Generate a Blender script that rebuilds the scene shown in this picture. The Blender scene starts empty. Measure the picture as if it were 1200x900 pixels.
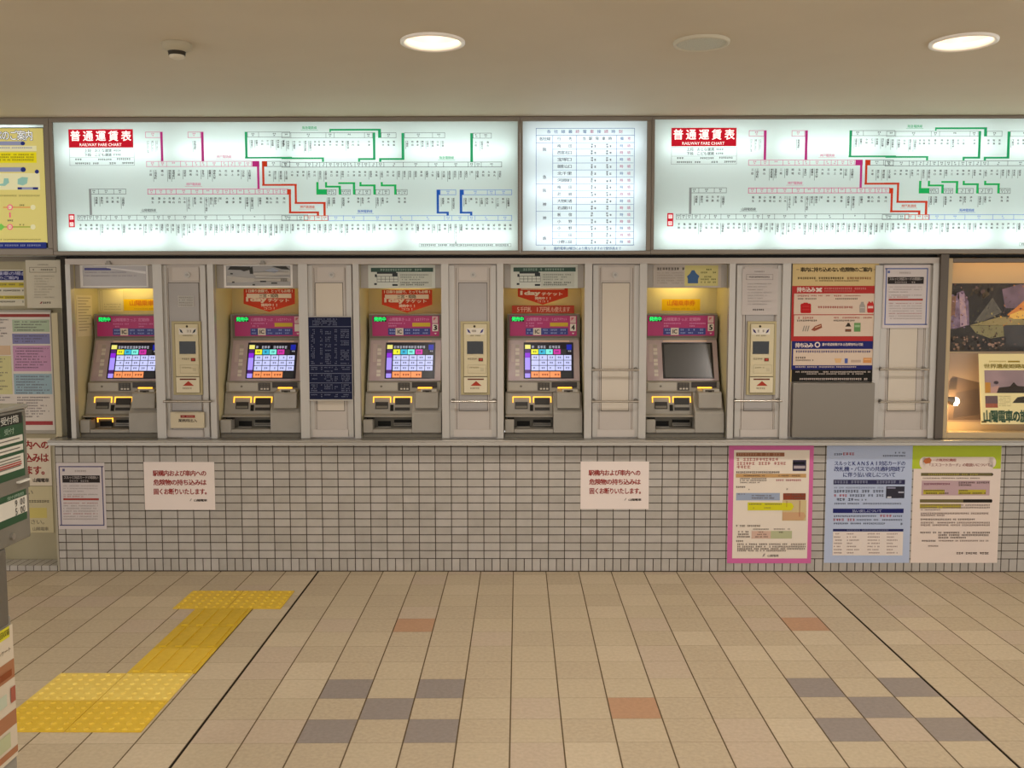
import bpy, bmesh, math, random
from mathutils import Vector, Matrix
SC = bpy.context.scene
COL = SC.collection
rnd = random.Random(7)

# ------------------------------------------------------------------ camera, world, exposure
F, PITCH, YAW, ROLL, CH, CD = 1103.06, 0.08214, 0.00724, -0.00108, 1.6235, 5.669
def cam_axes():
    R0 = Vector((math.cos(YAW), math.sin(YAW), 0)); D0 = Vector((-math.sin(YAW), math.cos(YAW), 0)); U0 = Vector((0, 0, 1))
    fw = D0*math.cos(PITCH) - U0*math.sin(PITCH); up = D0*math.sin(PITCH) + U0*math.cos(PITCH)
    cr, sr = math.cos(ROLL), math.sin(ROLL)
    return R0*cr + up*sr, up*cr - R0*sr, fw
AX, AU, AF = cam_axes()
cd = bpy.data.cameras.new('camera'); cam = bpy.data.objects.new('camera', cd); COL.objects.link(cam)
cd.sensor_width = 36; cd.lens = F/1200*36; cd.clip_start = 0.05
cam.matrix_world = Matrix(((AX.x, AU.x, -AF.x, 0), (AX.y, AU.y, -AF.y, -CD), (AX.z, AU.z, -AF.z, CH), (0, 0, 0, 1)))
SC.camera = cam
SC.view_settings.view_transform = 'Standard'; SC.view_settings.look = 'None'
SC.view_settings.exposure = 0.12; SC.view_settings.gamma = 1.0; SC.view_settings.use_curve_mapping = False
w = bpy.data.worlds.new('world'); SC.world = w; w.use_nodes = True
w.node_tree.nodes['Background'].inputs[0].default_value = (1.0, 0.97, 0.95, 1)
w.node_tree.nodes['Background'].inputs[1].default_value = 1.3
LAMP_POWER, LAMP_COLOR = 58, (1.0, 0.91, 0.83)
TUBE_STRENGTH, NICHE_STRENGTH = 6.2, 15.0

# ------------------------------------------------------------------ pixel <-> place helpers
ORG = Vector((0, -CD, CH))
def ray(u, v): return AX*((u-600)/F) + AU*((450-v)/F) + AF
def P(u, v, Y=0.0):
    r = ray(u, v); return ORG + r*((Y+CD)/r.y)
def onz(u, v, Z):
    r = ray(u, v); return ORG + r*((Z-CH)/r.z)
def onx(u, v, X):
    r = ray(u, v); return ORG + r*(X/r.x)
class S:
    """a surface facing the hall: depth Y may vary with the height v; dx shifts along the wall"""
    def __init__(s, Y, dx=0.0):
        s.Yf = Y if callable(Y) else (lambda v, Y=Y: Y); s.dx = dx
    def rect(s, u0, v0, u1, v1):
        vc, uc = (v0+v1)/2, (u0+u1)/2; Yc = s.Yf(vc)
        return (P(u0, vc, Yc).x + s.dx, P(u1, vc, Yc).x + s.dx, s.Yf(v0), P(uc, v0, s.Yf(v0)).z, s.Yf(v1), P(uc, v1, s.Yf(v1)).z)
    def pt(s, u, v, l=0):
        p = P(u, v, s.Yf(v)); return Vector((p.x + s.dx, p.y - l*LY, p.z))
LY = 0.0007

# ------------------------------------------------------------------ materials
def lin(c): c /= 255; return c/12.92 if c <= .04045 else ((c+.055)/1.055)**2.4
def rgb(h): h = h.lstrip('#'); return tuple(lin(int(h[i:i+2], 16)) for i in (0, 2, 4)) + (1,)
MATS = {}
def M(h, rough=.6, metal=0., emit=0., coat=0.):
    k = (h, rough, metal, emit, coat)
    if k in MATS: return MATS[k]
    m = bpy.data.materials.new('mat_%s_%d' % (h.lstrip('#'), len(MATS))); m.use_nodes = True
    b = m.node_tree.nodes['Principled BSDF']; c = rgb(h)
    b.inputs['Base Color'].default_value = c; b.inputs['Roughness'].default_value = rough; b.inputs['Metallic'].default_value = metal
    if coat: b.inputs['Coat Weight'].default_value = coat; b.inputs['Coat Roughness'].default_value = .08
    if rough >= .5: b.inputs['Specular IOR Level'].default_value = .18
    if emit: b.inputs['Emission Color'].default_value = c; b.inputs['Emission Strength'].default_value = emit
    MATS[k] = m; return m
def noise_mat(name, h1, h2, scale, rough=.6, bump=0., metal=0., stretch=(1, 1, 1), coat=0.):
    m = bpy.data.materials.new(name); m.use_nodes = True; nt = m.node_tree; b = nt.nodes['Principled BSDF']
    tc = nt.nodes.new('ShaderNodeTexCoord'); mp = nt.nodes.new('ShaderNodeMapping'); mp.inputs['Scale'].default_value = stretch
    nz = nt.nodes.new('ShaderNodeTexNoise'); nz.inputs['Scale'].default_value = scale; nz.inputs['Detail'].default_value = 5
    rp = nt.nodes.new('ShaderNodeValToRGB'); rp.color_ramp.elements[0].position = .35; rp.color_ramp.elements[1].position = .65
    rp.color_ramp.elements[0].color = rgb(h1); rp.color_ramp.elements[1].color = rgb(h2)
    L = nt.links.new
    L(tc.outputs['Object'], mp.inputs[0]); L(mp.outputs[0], nz.inputs['Vector']); L(nz.outputs['Fac'], rp.inputs[0]); L(rp.outputs[0], b.inputs['Base Color'])
    b.inputs['Roughness'].default_value = rough; b.inputs['Metallic'].default_value = metal
    if coat: b.inputs['Coat Weight'].default_value = coat
    if bump:
        bp = nt.nodes.new('ShaderNodeBump'); bp.inputs['Strength'].default_value = bump; bp.inputs['Distance'].default_value = .002
        L(nz.outputs['Fac'], bp.inputs['Height']); L(bp.outputs[0], b.inputs['Normal'])
    return m
def translucent_mat(name, h):
    m = bpy.data.materials.new(name); m.use_nodes = True; nt = m.node_tree; nt.nodes.clear()
    o = nt.nodes.new('ShaderNodeOutputMaterial'); mx = nt.nodes.new('ShaderNodeMixShader'); mx.inputs[0].default_value = .3
    t = nt.nodes.new('ShaderNodeBsdfTranslucent'); d = nt.nodes.new('ShaderNodeBsdfDiffuse')
    t.inputs[0].default_value = rgb(h); d.inputs[0].default_value = rgb(h)
    nt.links.new(t.outputs[0], mx.inputs[1]); nt.links.new(d.outputs[0], mx.inputs[2]); nt.links.new(mx.outputs[0], o.inputs[0]); return m
def glass_mat(name, refl=.06, tint=(1, 1, 1, 1)):
    m = bpy.data.materials.new(name); m.use_nodes = True; nt = m.node_tree; nt.nodes.clear()
    o = nt.nodes.new('ShaderNodeOutputMaterial'); mx = nt.nodes.new('ShaderNodeMixShader')
    t = nt.nodes.new('ShaderNodeBsdfTransparent'); t.inputs[0].default_value = tint
    g = nt.nodes.new('ShaderNodeBsdfGlossy'); g.inputs['Roughness'].default_value = .03
    mx.inputs[0].default_value = refl
    nt.links.new(t.outputs[0], mx.inputs[1]); nt.links.new(g.outputs[0], mx.inputs[2]); nt.links.new(mx.outputs[0], o.inputs[0]); return m

PANEL = noise_mat('painted_metal', '#b3aaa1', '#b9b0a7', 3, .42)
PANEL_D = noise_mat('painted_metal_grey', '#a19b93', '#a8a29a', 3, .45)
FRAME_M = M('#b5b0a8', .38, .35)
GROOVE = M('#4a443c', .7)
STEEL = noise_mat('brushed_steel', '#a9a59d', '#b9b5ad', 40, .32, 0, .75, (1, 40, 40))
BRONZE = M('#857c70', .42, .55)
CREAM = M('#c9bf96', .6)
DARK = M('#17150f', .5)
MACH = noise_mat('machine_shell', '#918b80', '#979186', 8, .45)
MACH_D = M('#746f64', .5)
MACH_L = M('#aca69a', .45)
TILE = [noise_mat('dado_tile_%d' % i, a, b, 14, .33, coat=.15) for i, (a, b) in enumerate((('#aca69d', '#b2aca3'), ('#a6a097', '#ada79e'), ('#b0aaa2', '#b6b0a8')))]
GROUT = M('#4a4138', .9)
FT = [noise_mat('floor_tile_%d' % i, a, b, 60, .5, .05) for i, (a, b) in enumerate((('#b9a88c', '#c3b295'), ('#b3a187', '#bfae91'), ('#bfae92', '#c9b89c'), ('#b8a58e', '#c2af97')))]
FT_GREY = noise_mat('floor_tile_grey', '#8b8078', '#938880', 60, .45)
FT_BROWN = noise_mat('floor_tile_brown', '#b08868', '#b98f6e', 60, .45)
FGROUT = M('#6a5940', .9)
YELLOW = [noise_mat('tactile_%d' % i, a, b, 30, .5) for i, (a, b) in enumerate((('#d9b32c', '#e0bb34'), ('#e8c858', '#edd066'), ('#c9a51c', '#d2ae26')))]
PAPER = M('#dcd3c8', .7)

# ------------------------------------------------------------------ glyphs
GL = {}
def glyphs(s, bold):
    k = s
    if k in GL: return GL[k]
    c = bpy.data.curves.new('t', 'FONT'); c.body = s; c.size = 1; c.resolution_u = 2;  c.fill_mode = 'FRONT'
    o = bpy.data.objects.new('t', c); me = bpy.data.meshes.new_from_object(o)
    vs = [(v.co.x, v.co.y) for v in me.vertices]; fs = [tuple(p.vertices) for p in me.polygons]
    bpy.data.objects.remove(o); bpy.data.curves.remove(c); bpy.data.meshes.remove(me)
    if vs:
        x0 = min(v[0] for v in vs); x1 = max(v[0] for v in vs); y0 = min(v[1] for v in vs); y1 = max(v[1] for v in vs)
    else: x0 = y0 = 0; x1 = y1 = 1
    GL[k] = (vs, fs, (x0, y0, x1, y1)); return GL[k]
def is_cjk(ch): return ord(ch) > 0x2E80

# ------------------------------------------------------------------ mesh builder
class MB:
    def __init__(s): s.v = []; s.f = []; s.mi = []; s.mats = []; s.sm = []
    def slot(s, m):
        if m not in s.mats: s.mats.append(m)
        return s.mats.index(m)
    def add(s, vs, fs, m, smooth=False):
        o = len(s.v); i = s.slot(m); s.v += [tuple(x) for x in vs]
        for f in fs: s.f.append(tuple(a+o for a in f)); s.mi.append(i); s.sm.append(smooth)
    def box(s, x0, x1, y0, y1, z0, z1, m):
        s.add([(x, y, z) for x in (x0, x1) for y in (y0, y1) for z in (z0, z1)],
              [(0, 1, 3, 2), (4, 6, 7, 5), (0, 4, 5, 1), (2, 3, 7, 6), (0, 2, 6, 4), (1, 5, 7, 3)], m)
    def prism(s, prof, x0, x1, m):          # profile (y,z) seen from the side, swept along x
        n = len(prof)
        a = sum(prof[i][0]*prof[(i+1) % n][1]-prof[(i+1) % n][0]*prof[i][1] for i in range(n))
        if a < 0: prof = prof[::-1]
        vs = [(x0, y, z) for y, z in prof] + [(x1, y, z) for y, z in prof]
        s.add(vs, [tuple(range(n))[::-1], tuple(range(n, 2*n))] + [(i, (i+1) % n, n+(i+1) % n, n+i) for i in range(n)], m)
    def tube(s, a, b, r, m, n=12, r2=None, caps=True):
        a = Vector(a); b = Vector(b); d = (b-a).normalized(); r2 = r if r2 is None else r2
        x = d.orthogonal().normalized(); y = d.cross(x)
        vs = [a+(x*math.cos(t)+y*math.sin(t))*r for t in [2*math.pi*i/n for i in range(n)]] + [b+(x*math.cos(t)+y*math.sin(t))*r2 for t in [2*math.pi*i/n for i in range(n)]]
        s.add(vs, [(i, (i+1) % n, n+(i+1) % n, n+i) for i in range(n)], m, True)
        if caps: s.add(vs, [tuple(range(n))[::-1], tuple(range(n, 2*n))], m)
    def lathe(s, c, prof, m, n=40):         # profile (radius, dz) about a vertical axis at c
        c = Vector(c); vs = []; k = len(prof)
        for i in range(n):
            t = 2*math.pi*i/n
            vs += [(c.x+r*math.cos(t), c.y+r*math.sin(t), c.z+z) for r, z in prof]
        s.add(vs, [(i*k+j, ((i+1) % n)*k+j, ((i+1) % n)*k+j+1, i*k+j+1) for i in range(n) for j in range(k-1)], m, True)
    # --- printing on a surface
    def quad(s, sf, u0, v0, u1, v1, m, l=1):
        X0, X1, Ya, Za, Yb, Zb = sf.rect(u0, v0, u1, v1); d = l*LY
        s.add([(X0, Yb-d, Zb), (X1, Yb-d, Zb), (X1, Ya-d, Za), (X0, Ya-d, Za)], [(0, 1, 2, 3)], m)
    def slab(s, sf, u0, v0, u1, v1, m, t=.01, l=0):   # a raised plate, thickness t towards the hall
        X0, X1, Ya, Za, Yb, Zb = sf.rect(u0, v0, u1, v1); d = l*LY
        s.add([(X0, Yb-d, Zb), (X1, Yb-d, Zb), (X1, Ya-d, Za), (X0, Ya-d, Za), (X0, Yb-d-t, Zb), (X1, Yb-d-t, Zb), (X1, Ya-d-t, Za), (X0, Ya-d-t, Za)],
              [(0, 3, 2, 1), (4, 5, 6, 7), (0, 1, 5, 4), (1, 2, 6, 5), (2, 3, 7, 6), (3, 0, 4, 7)], m)
    def outline(s, sf, u0, v0, u1, v1, m, t=.7, l=1):
        s.quad(sf, u0, v0, u1, v0+t, m, l); s.quad(sf, u0, v1-t, u1, v1, m, l); s.quad(sf, u0, v0, u0+t, v1, m, l); s.quad(sf, u1-t, v0, u1, v1, m, l)
    def poly(s, sf, pts, m, l=1):
        s.add([sf.pt(u, v, l) for u, v in pts][::-1], [tuple(range(len(pts)))], m)
    def ell(s, sf, u, v, ru, rv, m, l=1, n=20):
        s.poly(sf, [(u+ru*math.cos(2*math.pi*i/n), v+rv*math.sin(2*math.pi*i/n)) for i in range(n)], m, l)
    def glyph(s, g, sf, u0, v0, u1, v1, box, m, l, bold=0.):
        X0, X1, Ya, Za, Yb, Zb = sf.rect(u0, v0, u1, v1)
        bx0, by0, bx1, by1 = box
        for k, (ox, oy) in enumerate(((0, 0),) if bold <= 0 else ((-bold, -bold*.6), (bold, bold*.6)) if bold < .025 else ((-bold, -bold*.7), (bold, bold*.7), (bold, -bold*.7), (-bold, bold*.7))):
            d = (l+k*.12)*LY; vs = []
            for x, y in g[0]:
                a = (x+ox-bx0)/(bx1-bx0); b = (y+oy-by0)/(by1-by0)
                vs.append((X0+(X1-X0)*a, Yb+(Ya-Yb)*b-d, Zb+(Za-Zb)*b))
            s.add(vs, g[1], m)
    def text(s, sf, t, u0, v0, u1, v1, m, l=2, bold=.012):
        if all(ord(c) < 0x2E80 for c in t):
            g = glyphs(t, bold); s.glyph(g, sf, u0, v0, u1, v1, g[2], m, l, bold); return
        n = len(t); cw = (u1-u0)/n
        for i, ch in enumerate(t):
            if ch in ' 　': continue
            g = glyphs(ch, bold)
            if not is_cjk(ch):
                b = g[2]; xm_ = (b[0]+b[2])/2; hw_ = max(b[2]-b[0], .5)/2; b = (xm_-hw_, b[1], xm_+hw_, b[3]); s.glyph(g, sf, u0+cw*(i+.15), v0+(v1-v0)*.08, u0+cw*(i+.85), v1-(v1-v0)*.08, b, m, l, bold)
            else: s.glyph(g, sf, u0+cw*i, v0, u0+cw*(i+1), v1, EM, m, l, bold)
    def vtext(s, sf, t, u, v, sz, m, l=2, bold=.02):   # written downwards
        k = sz*(1.55 if len(t) == 2 else 1.0)
        for i, ch in enumerate(t):
            if ch == 'ー': s.quad(sf, u-sz*.08, v+k*i+.3, u+sz*.08, v+k*i+sz-.3, m, l); continue
            s.glyph(glyphs(ch, bold), sf, u-sz/2, v+k*i, u+sz/2, v+k*i+sz, EM, m, l, bold)
    def scrib(s, sf, u0, v0, u1, v1, m, l=2, fill=.9):  # print too small to read: strokes in character cells
        h = v1-v0; n = max(1, int((u1-u0)/(h*1.0))); cw = (u1-u0)/n
        for i in range(n):
            if rnd.random() > fill: continue
            a = u0+cw*i+cw*.08; b = a+cw*.8; q = rnd.random()
            s.quad(sf, a, v0+h*.08, b, v0+h*.3, m, l)
            s.quad(sf, a, v0+h*(.5 if q < .5 else .72), b, v0+h*(.7 if q < .5 else .92), m, l)
            c = a+(b-a)*rnd.uniform(.1, .6); s.quad(sf, c, v0, c+cw*.24, v1, m, l)
    def build(s, name, parent=None, loc=None, bevel=0):
        o0 = origin(parent) if parent else (Vector(loc) if loc else Vector((0, 0, 0)))
        me = bpy.data.meshes.new(name); me.from_pydata([Vector(v)-o0 for v in s.v], [], s.f)
        for m in s.mats: me.materials.append(m)
        me.polygons.foreach_set('material_index', s.mi); me.polygons.foreach_set('use_smooth', s.sm); me.update()
        o = bpy.data.objects.new(name, me); COL.objects.link(o)
        if parent: o.parent = parent
        elif loc: o.location = o0
        if bevel:
            bv = o.modifiers.new('bevel', 'BEVEL'); bv.width = bevel; bv.segments = 2; bv.limit_method = 'ANGLE'; bv.angle_limit = .6
        return o
EM = (0.0, -.14, 1.0, .86)
_g = glyphs('国', 0)[2]; _c = ((_g[0]+_g[2])/2, (_g[1]+_g[3])/2); _h = max(_g[2]-_g[0], _g[3]-_g[1])*.53
EM = (_c[0]-_h, _c[1]-_h, _c[0]+_h, _c[1]+_h)
def origin(o):
    v = Vector(o.location)
    while o.parent: o = o.parent; v += Vector(o.location)
    return v
def tag(o, label, cat, group=None, kind=None):
    o['label'] = label; o['category'] = cat
    if group: o['group'] = group
    if kind: o['kind'] = kind
    return o
def thing(name, label, cat, loc, group=None):
    o = bpy.data.objects.new(name, None); o.empty_display_size = .1; o.location = loc; COL.objects.link(o); return tag(o, label, cat, group)
def struct(o): o['kind'] = 'structure'; return o
def base_of(u0, u1, v1, Y, dx=0): p = P((u0+u1)/2, v1, Y); return (p.x+dx, Y, p.z)
W0 = S(0.0)
def X(u, v=400, Y=0.): return P(u, v, Y).x
def Z(v, Y=0., u=600): return P(u, v, Y).z
ZC = Z(136.5, -.02)            # ceiling height
XL, XR = X(67, 590), 4.2       # the counter wall's left corner, right end beyond the frame
YB = -9.0                      # the hall goes on behind the camera
LEFT_Y = .15                   # the wall left of the counter stands further back
ZLEDGE = Z(513.6, 0)
#@@SETTING
# ------------------------------------------------------------------ setting: floor
def floor_pt(a, r): x = -.0338+a*.2; return x, -(.2671+.20066*r)+.012*x
grey = {(-4, 7), (-2, 7), (-3, 8), (-4, 9), (-2, 9), (6, 7), (8, 7), (7, 8), (6, 9), (8, 9)}
brown = {(-3, 3), (7, 3), (2, 8)}
mb = MB(); g = .0028
mb.box(-6.2, 6.2, YB, .35, -.06, -.002, FGROUT)
fr = random.Random(3)
for c in range(-30, 31):
    for r in range(-3, 44):
        x0, ya = floor_pt(c, r); x1, yb = floor_pt(c+1, r); _, yc = floor_pt(c, r+1); _, yd = floor_pt(c+1, r+1)
        gl = .006 if c in (-6, 9) else g; gr = .006 if c+1 in (-6, 9) else g
        m = FT_GREY if (c, r) in grey else FT_BROWN if (c, r) in brown else FT[fr.choice((0, 0, 1, 1, 2, 3))]
        h = .0007
        if ya > .34: continue
        ya = min(ya, .345); yb = min(yb, .345)
        mb.add([(x0+gl, yc+h, 0), (x1-gr, yd+h, 0), (x1-gr, yb-h, 0), (x0+gl, ya-h, 0)], [(0, 1, 2, 3)], m)
struct(mb.build('floor'))
mb = MB()
BLK = M('#1c140b', .9)
for c in (-6, 9):
    x = -.0338+c*.2; mb.box(x-.0035, x+.0035, YB, .2 if c > 0 else 0, -.004, -.0008, BLK)
struct(mb.build('trim_1'))

# ceiling with round holes for the downlights
DL = [onz(507, 48.5, ZC), onz(1129, 48.5, ZC)]
DL_R = (onz(545, 48.5, ZC)-onz(469, 48.5, ZC)).length/2
pitchx = DL[1].x-DL[0].x
ALLDL = [(DL[0].x, DL[0].y), (DL[1].x, DL[1].y)]
for row in (1, 2):
    for k in (-1, 0, 1): ALLDL.append((DL[0].x+pitchx*k, DL[0].y-2.9*row))
CEIL = noise_mat('ceiling_paint', '#c4b9a2', '#c8bda6', 2, .75)
bm = bmesh.new()
def loop(pts):
    vs = [bm.verts.new((x, y, ZC)) for x, y in pts]
    for i in range(len(vs)): bm.edges.new((vs[i], vs[(i+1) % len(vs)]))
loop([(-6.2, YB), (6.2, YB), (6.2, .5), (-6.2, .5)])
for x, y in ALLDL: loop([(x+DL_R*.9*math.cos(2*math.pi*i/32), y+DL_R*.9*math.sin(2*math.pi*i/32)) for i in range(32)])
bmesh.ops.triangle_fill(bm, edges=bm.edges[:], use_beauty=True)
for f in bm.faces:
    if f.normal.z > 0: f.normal_flip()
me = bpy.data.meshes.new('ceiling'); bm.to_mesh(me); bm.free(); me.materials.append(CEIL)
o = bpy.data.objects.new('ceiling', me); COL.objects.link(o); struct(o)

# tiled dado under the counter: one raised face per tile
mb = MB(); bb = MB()
mb.box(XL, XR, 0, .3, 0, ZLEDGE-.03, GROUT)
tw = 19.22*CD/F*1.0; th = Z(548.5)-Z(557.9); x0 = X(604.8, 540); zt = Z(654.5); gt = .0042
tr = random.Random(5)
def tile(b, a0, a1, z0, z1):
    a0 = max(a0, XL); a1 = min(a1, XR)
    if a1-a0 < .012: return
    m = TILE[tr.randrange(3)]; y = -.003; e = .0012
    vs = [(a0+gt/2, 0, z0+gt/2), (a1-gt/2, 0, z0+gt/2), (a1-gt/2, 0, z1-gt/2), (a0+gt/2, 0, z1-gt/2)]
    vf = [(a0+gt/2+e, y, z0+gt/2+e), (a1-gt/2-e, y, z0+gt/2+e), (a1-gt/2-e, y, z1-gt/2-e), (a0+gt/2+e, y, z1-gt/2-e)]
    b.add(vs+vf, [(4, 5, 6, 7), (0, 1, 5, 4), (1, 2, 6, 5), (2, 3, 7, 6), (3, 0, 4, 7)], m)
for i in range(-32, 44):
    for j in range(15):
        z0 = zt+j*th; z1 = min(z0+th, ZLEDGE-.032)
        if z1-z0 > .01: tile(mb, x0+i*tw, x0+(i+1)*tw, z0, z1)
    for k in (0, .5): tile(bb, x0+(i+k)*tw, x0+(i+k+.5)*tw, .004, zt)
struct(mb.build('wall_lower')); struct(bb.build('baseboard_lower'))

# the wall left of the counter, set back, with its tiled kerb
LW = noise_mat('left_wall_paint', '#9c9272', '#a2987a', 3, .6)
mb = MB(); zk = Z(663.3, 0)
mb.box(-6.2, XL+.0, LEFT_Y, LEFT_Y+.15, 0, ZC, LW)
mb.box(XL-.012, XL-.001, 0.0, LEFT_Y, 0, Z(513), M('#aaa28f', .6))
struct(mb.build('wall_left'))
mb = MB(); mb.box(-6.2, XL-.013, .004, LEFT_Y-.001, 0, zk-.003, GROUT)
for i in range(36):
    a1 = XL-.014-i*tw/2; a0 = a1-tw/2; m = TILE[tr.randrange(3)]
    mb.add([(a0+.002, 0, .004), (a1-.002, 0, .004), (a1-.002, 0, zk), (a0+.002, 0, zk), (a1-.002, LEFT_Y-.01, zk), (a0+.002, LEFT_Y-.01, zk)], [(0, 1, 2, 3), (3, 2, 4, 5)], m)
struct(mb.build('trim_2'))

# upper wall: posts, header and the niches behind the ticket machines
NICHE = [(85.5, 181.5), (252, 351), (421.5, 517.5), (590, 685), (757.5, 853.5)]
VT, VB = 309.3, 513
ND = .36
zT, zB, zH = Z(VT), ZLEDGE, Z(302.5)
mb = MB()
SOL = [(80, 85.5), (181.5, 192), (245, 252), (351, 361.5), (414.5, 421.5), (517.5, 526), (582.5, 590), (685, 693.5), (749, 757.5), (853.5, 860.5), (915.5, 925)]
XEND = X(1097.5)
mb.box(X(80), XEND, .0, .04, zT, zH, PANEL)
for a, b in SOL: mb.box(X(a), X(b), -.004, .04, zB, zT, FRAME_M)
mb.box(X(1090.5), XEND, -.004, .04, zB, zT, FRAME_M)
for a, b in NICHE:
    xa, xb = X(a), X(b)
    mb.box(xa-.012, xa, .04, ND, zB, zT, CREAM); mb.box(xb, xb+.012, .04, ND, zB, zT, CREAM)
    mb.box(xa-.012, xb+.012, ND, ND+.02, zB, zT+.02, CREAM); mb.box(xa-.012, xb+.012, .04, ND, zT, zT+.02, PANEL)
for i in range(4): mb.box(X(NICHE[i][1])+.012, X(NICHE[i+1][0])-.012, .034, .05, zB, zT, PANEL_D)
mb.box(X(853.5)+.012, XEND, .034, .05, zB, zT, PANEL_D)
struct(mb.build('wall_upper'))
# dark reveal under the light boxes, dark post before the showcase, slim post left of the first machine
mb = MB()
mb.box(X(66), XR, .04, .2, zH, Z(296), DARK)
mb.box(X(72.5, 400), X(80, 400)-.001, .02, LEFT_Y, zB, Z(300), M('#2c261d', .6))
struct(mb.build('trim_3'))
mb = MB(); mb.box(XEND+.001, X(1107.2), -.02, .1, zB, Z(298.5), M('#5d544a', .45, .4)); struct(mb.build('trim_4', bevel=.003))
mb = MB(); mb.box(X(65, 400, .1), X(72.3, 400, .1), .06, LEFT_Y, zB, Z(366, .1), M('#c0b596', .55)); struct(mb.build('trim_5', bevel=.003))
#@@THINGS
# ------------------------------------------------------------------ stainless counter ledge
zl0 = Z(522.3, -.08)
t = thing('counter_ledge', 'long stainless steel counter ledge running above the tiled wall under the ticket machines', 'counter', ((XL+XR)/2, 0, zl0))
mb = MB(); mb.box(XL-.005, XR, -.08, .3, ZLEDGE-.012, ZLEDGE-.002, STEEL); mb.build('top_plate', t, bevel=.003)
mb = MB(); mb.box(XL-.005, XR, -.08, -.072, zl0, ZLEDGE-.0125, STEEL); mb.build('front_lip', t, bevel=.002)

# ------------------------------------------------------------------ back-lit signs above
LB_Y, LB_D = -.02, .2
PANEL_T = translucent_mat('opal_panel', '#e8f1ef')
INK = M('#2b2b2b', .7, 0, .03)
def lightbox(name, label, uL, uR, v0, v1, iL, iR, XRo=None, tubes=((170, ), ), tint='#ecfafa', nt=4, strength=None, xs=None):
    """outer edges uL..uR, clear panel iL..iR, at mid height; the box stands on the wall head"""
    sf = S(LB_Y); vm = 218
    xo0, xo1 = X(uL, vm, LB_Y), (XRo if XRo else X(uR, vm, LB_Y)-.0008); xi0, xi1 = X(iL, vm, LB_Y), (XRo-.05 if XRo else X(iR, vm, LB_Y))
    zo1, zo0 = ZC-.002, Z(298.3, LB_Y); zi1, zi0 = Z(v0, LB_Y), Z(v1, LB_Y)
    t = thing(name, label[0], label[1], ((xo0+xo1)/2, LB_Y, zo0))
    mb = MB(); yb = LB_Y+.035
    for a, b, c, d in ((xo0, xo1, zi1, zo1), (xo0, xo1, zo0, zi0), (xo0, xi0, zi0, zi1), (xi1, xo1, zi0, zi1)): mb.box(a, b, LB_Y-.012, yb, c, d, BRONZE)
    mb.build('frame', t, bevel=.003)
    mb = MB(); WH = M('#d2d4d1', .8); yk = LB_Y+LB_D
    mb.box(xo0, xo1, yk, yk+.01, zo0, zo1, WH); mb.box(xo0, xi0, yb, yk, zo0, zo1, WH); mb.box(xi1, xo1, yb, yk, zo0, zo1, WH)
    mb.box(xi0, xi1, yb, yk, zi1, zo1, WH); mb.box(xi0, xi1, yb, yk, zo0, zi0, WH); mb.build('case', t)
    mb = MB(); mb.add([(xi0, LB_Y, zi0), (xi1, LB_Y, zi0), (xi1, LB_Y, zi1), (xi0, LB_Y, zi1)], [(0, 1, 2, 3)], PANEL_T if tint != 'x' else PANEL_T); mb.build('display_panel', t)
    TM = M(tint, .5, 0, strength or TUBE_STRENGTH)
    for vv in tubes:
        L = (xi1-xi0)/nt
        for k in range(nt):
            a = xi0+L*(k+.06); b = xi0+L*(k+.94); z = Z(vv, LB_Y)
            mb = MB(); mb.tube((a, LB_Y+.07, z), (b, LB_Y+.07, z), .015, TM, 10); mb.build('lamp_tube', t)
    return t, sf
def hx(cx, cy): return 60+cx/4.286, 130+cy/4.283
def hy(cx, cy): return 330+cx/4.138, 130+cy/4.139

RED = M('#c00d26', .5, 0, .42); MAG = M('#b52c7e', .5, 0, .4); PNK = M('#c9668f', .5, 0, .35); GRN = M('#1f9a62', .5, 0, .5); GRN2 = M('#129a50', .5, 0, .6)
ORG_ = M('#bd3513', .5, 0, .4); BLU = M('#1c56ad', .5, 0, .45); LBL = M('#6a8cc8', .5, 0, .4); GRY = M('#8c9192', .6, 0, .25); DGR = M('#4d5557', .6, 0, .1); WHT = M('#f4f4f2', .5, 0, .85)
t1, CS = lightbox('fare_chart_sign', ('wide back-lit fare chart sign above the first four ticket machines, complete chart in view', 'sign'), 60.6, 609.6, 142.2, 293.6, 65.0, 606.8, tubes=(176, 277), nt=4)
cells = MB(); LINES = {}; txt = MB(); title = MB(); station = MB()
def bar(f, x0, y0, x1, y1, cuts, m, t=.55):
    (a, b), (c, d) = f(x0, y0), f(x1, y1)
    cells.outline(CS, a, b, c, d, m, t)
    prev = a
    for q in list(cuts)+[x1]:
        u = f(q, y0)[0]
        if q != x1: cells.quad(CS, u-t*.45, b, u+t*.45, d, m)
        mid = (prev+u)/2
        if u-prev > 3: cells.scrib(CS, mid-1.9, b+1.4, mid+1.9, b+3.0, m, 2); cells.scrib(CS, mid-1.2, b+3.7, mid+1.2, b+4.9, m, 2)
        prev = u
def route(f, m, *rects):
    for x0, y0, x1, y1 in rects:
        (a, b), (c, d) = f(x0, y0), f(x1, y1); LINES.setdefault(m, []).append((a, b, c, d))
def names(f, xs, y, words, sz=2.75):
    for i, wd in enumerate(words):
        u, v = f(xs[i], y) if not isinstance(xs[i], tuple) else xs[i]
        if len(wd) > 5: k = sz*.85
        else: k = sz
        txt.vtext(CS, wd, u, v, k, INK)
        if len(wd) != 2: txt.quad(CS, u-k*.95, v, u-k*.8, v+k*min(len(wd)+1, 8), DGR, 1)
def spread(a, b, n): return [a+(b-a)*i/(n-1) for i in range(n)]
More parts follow.
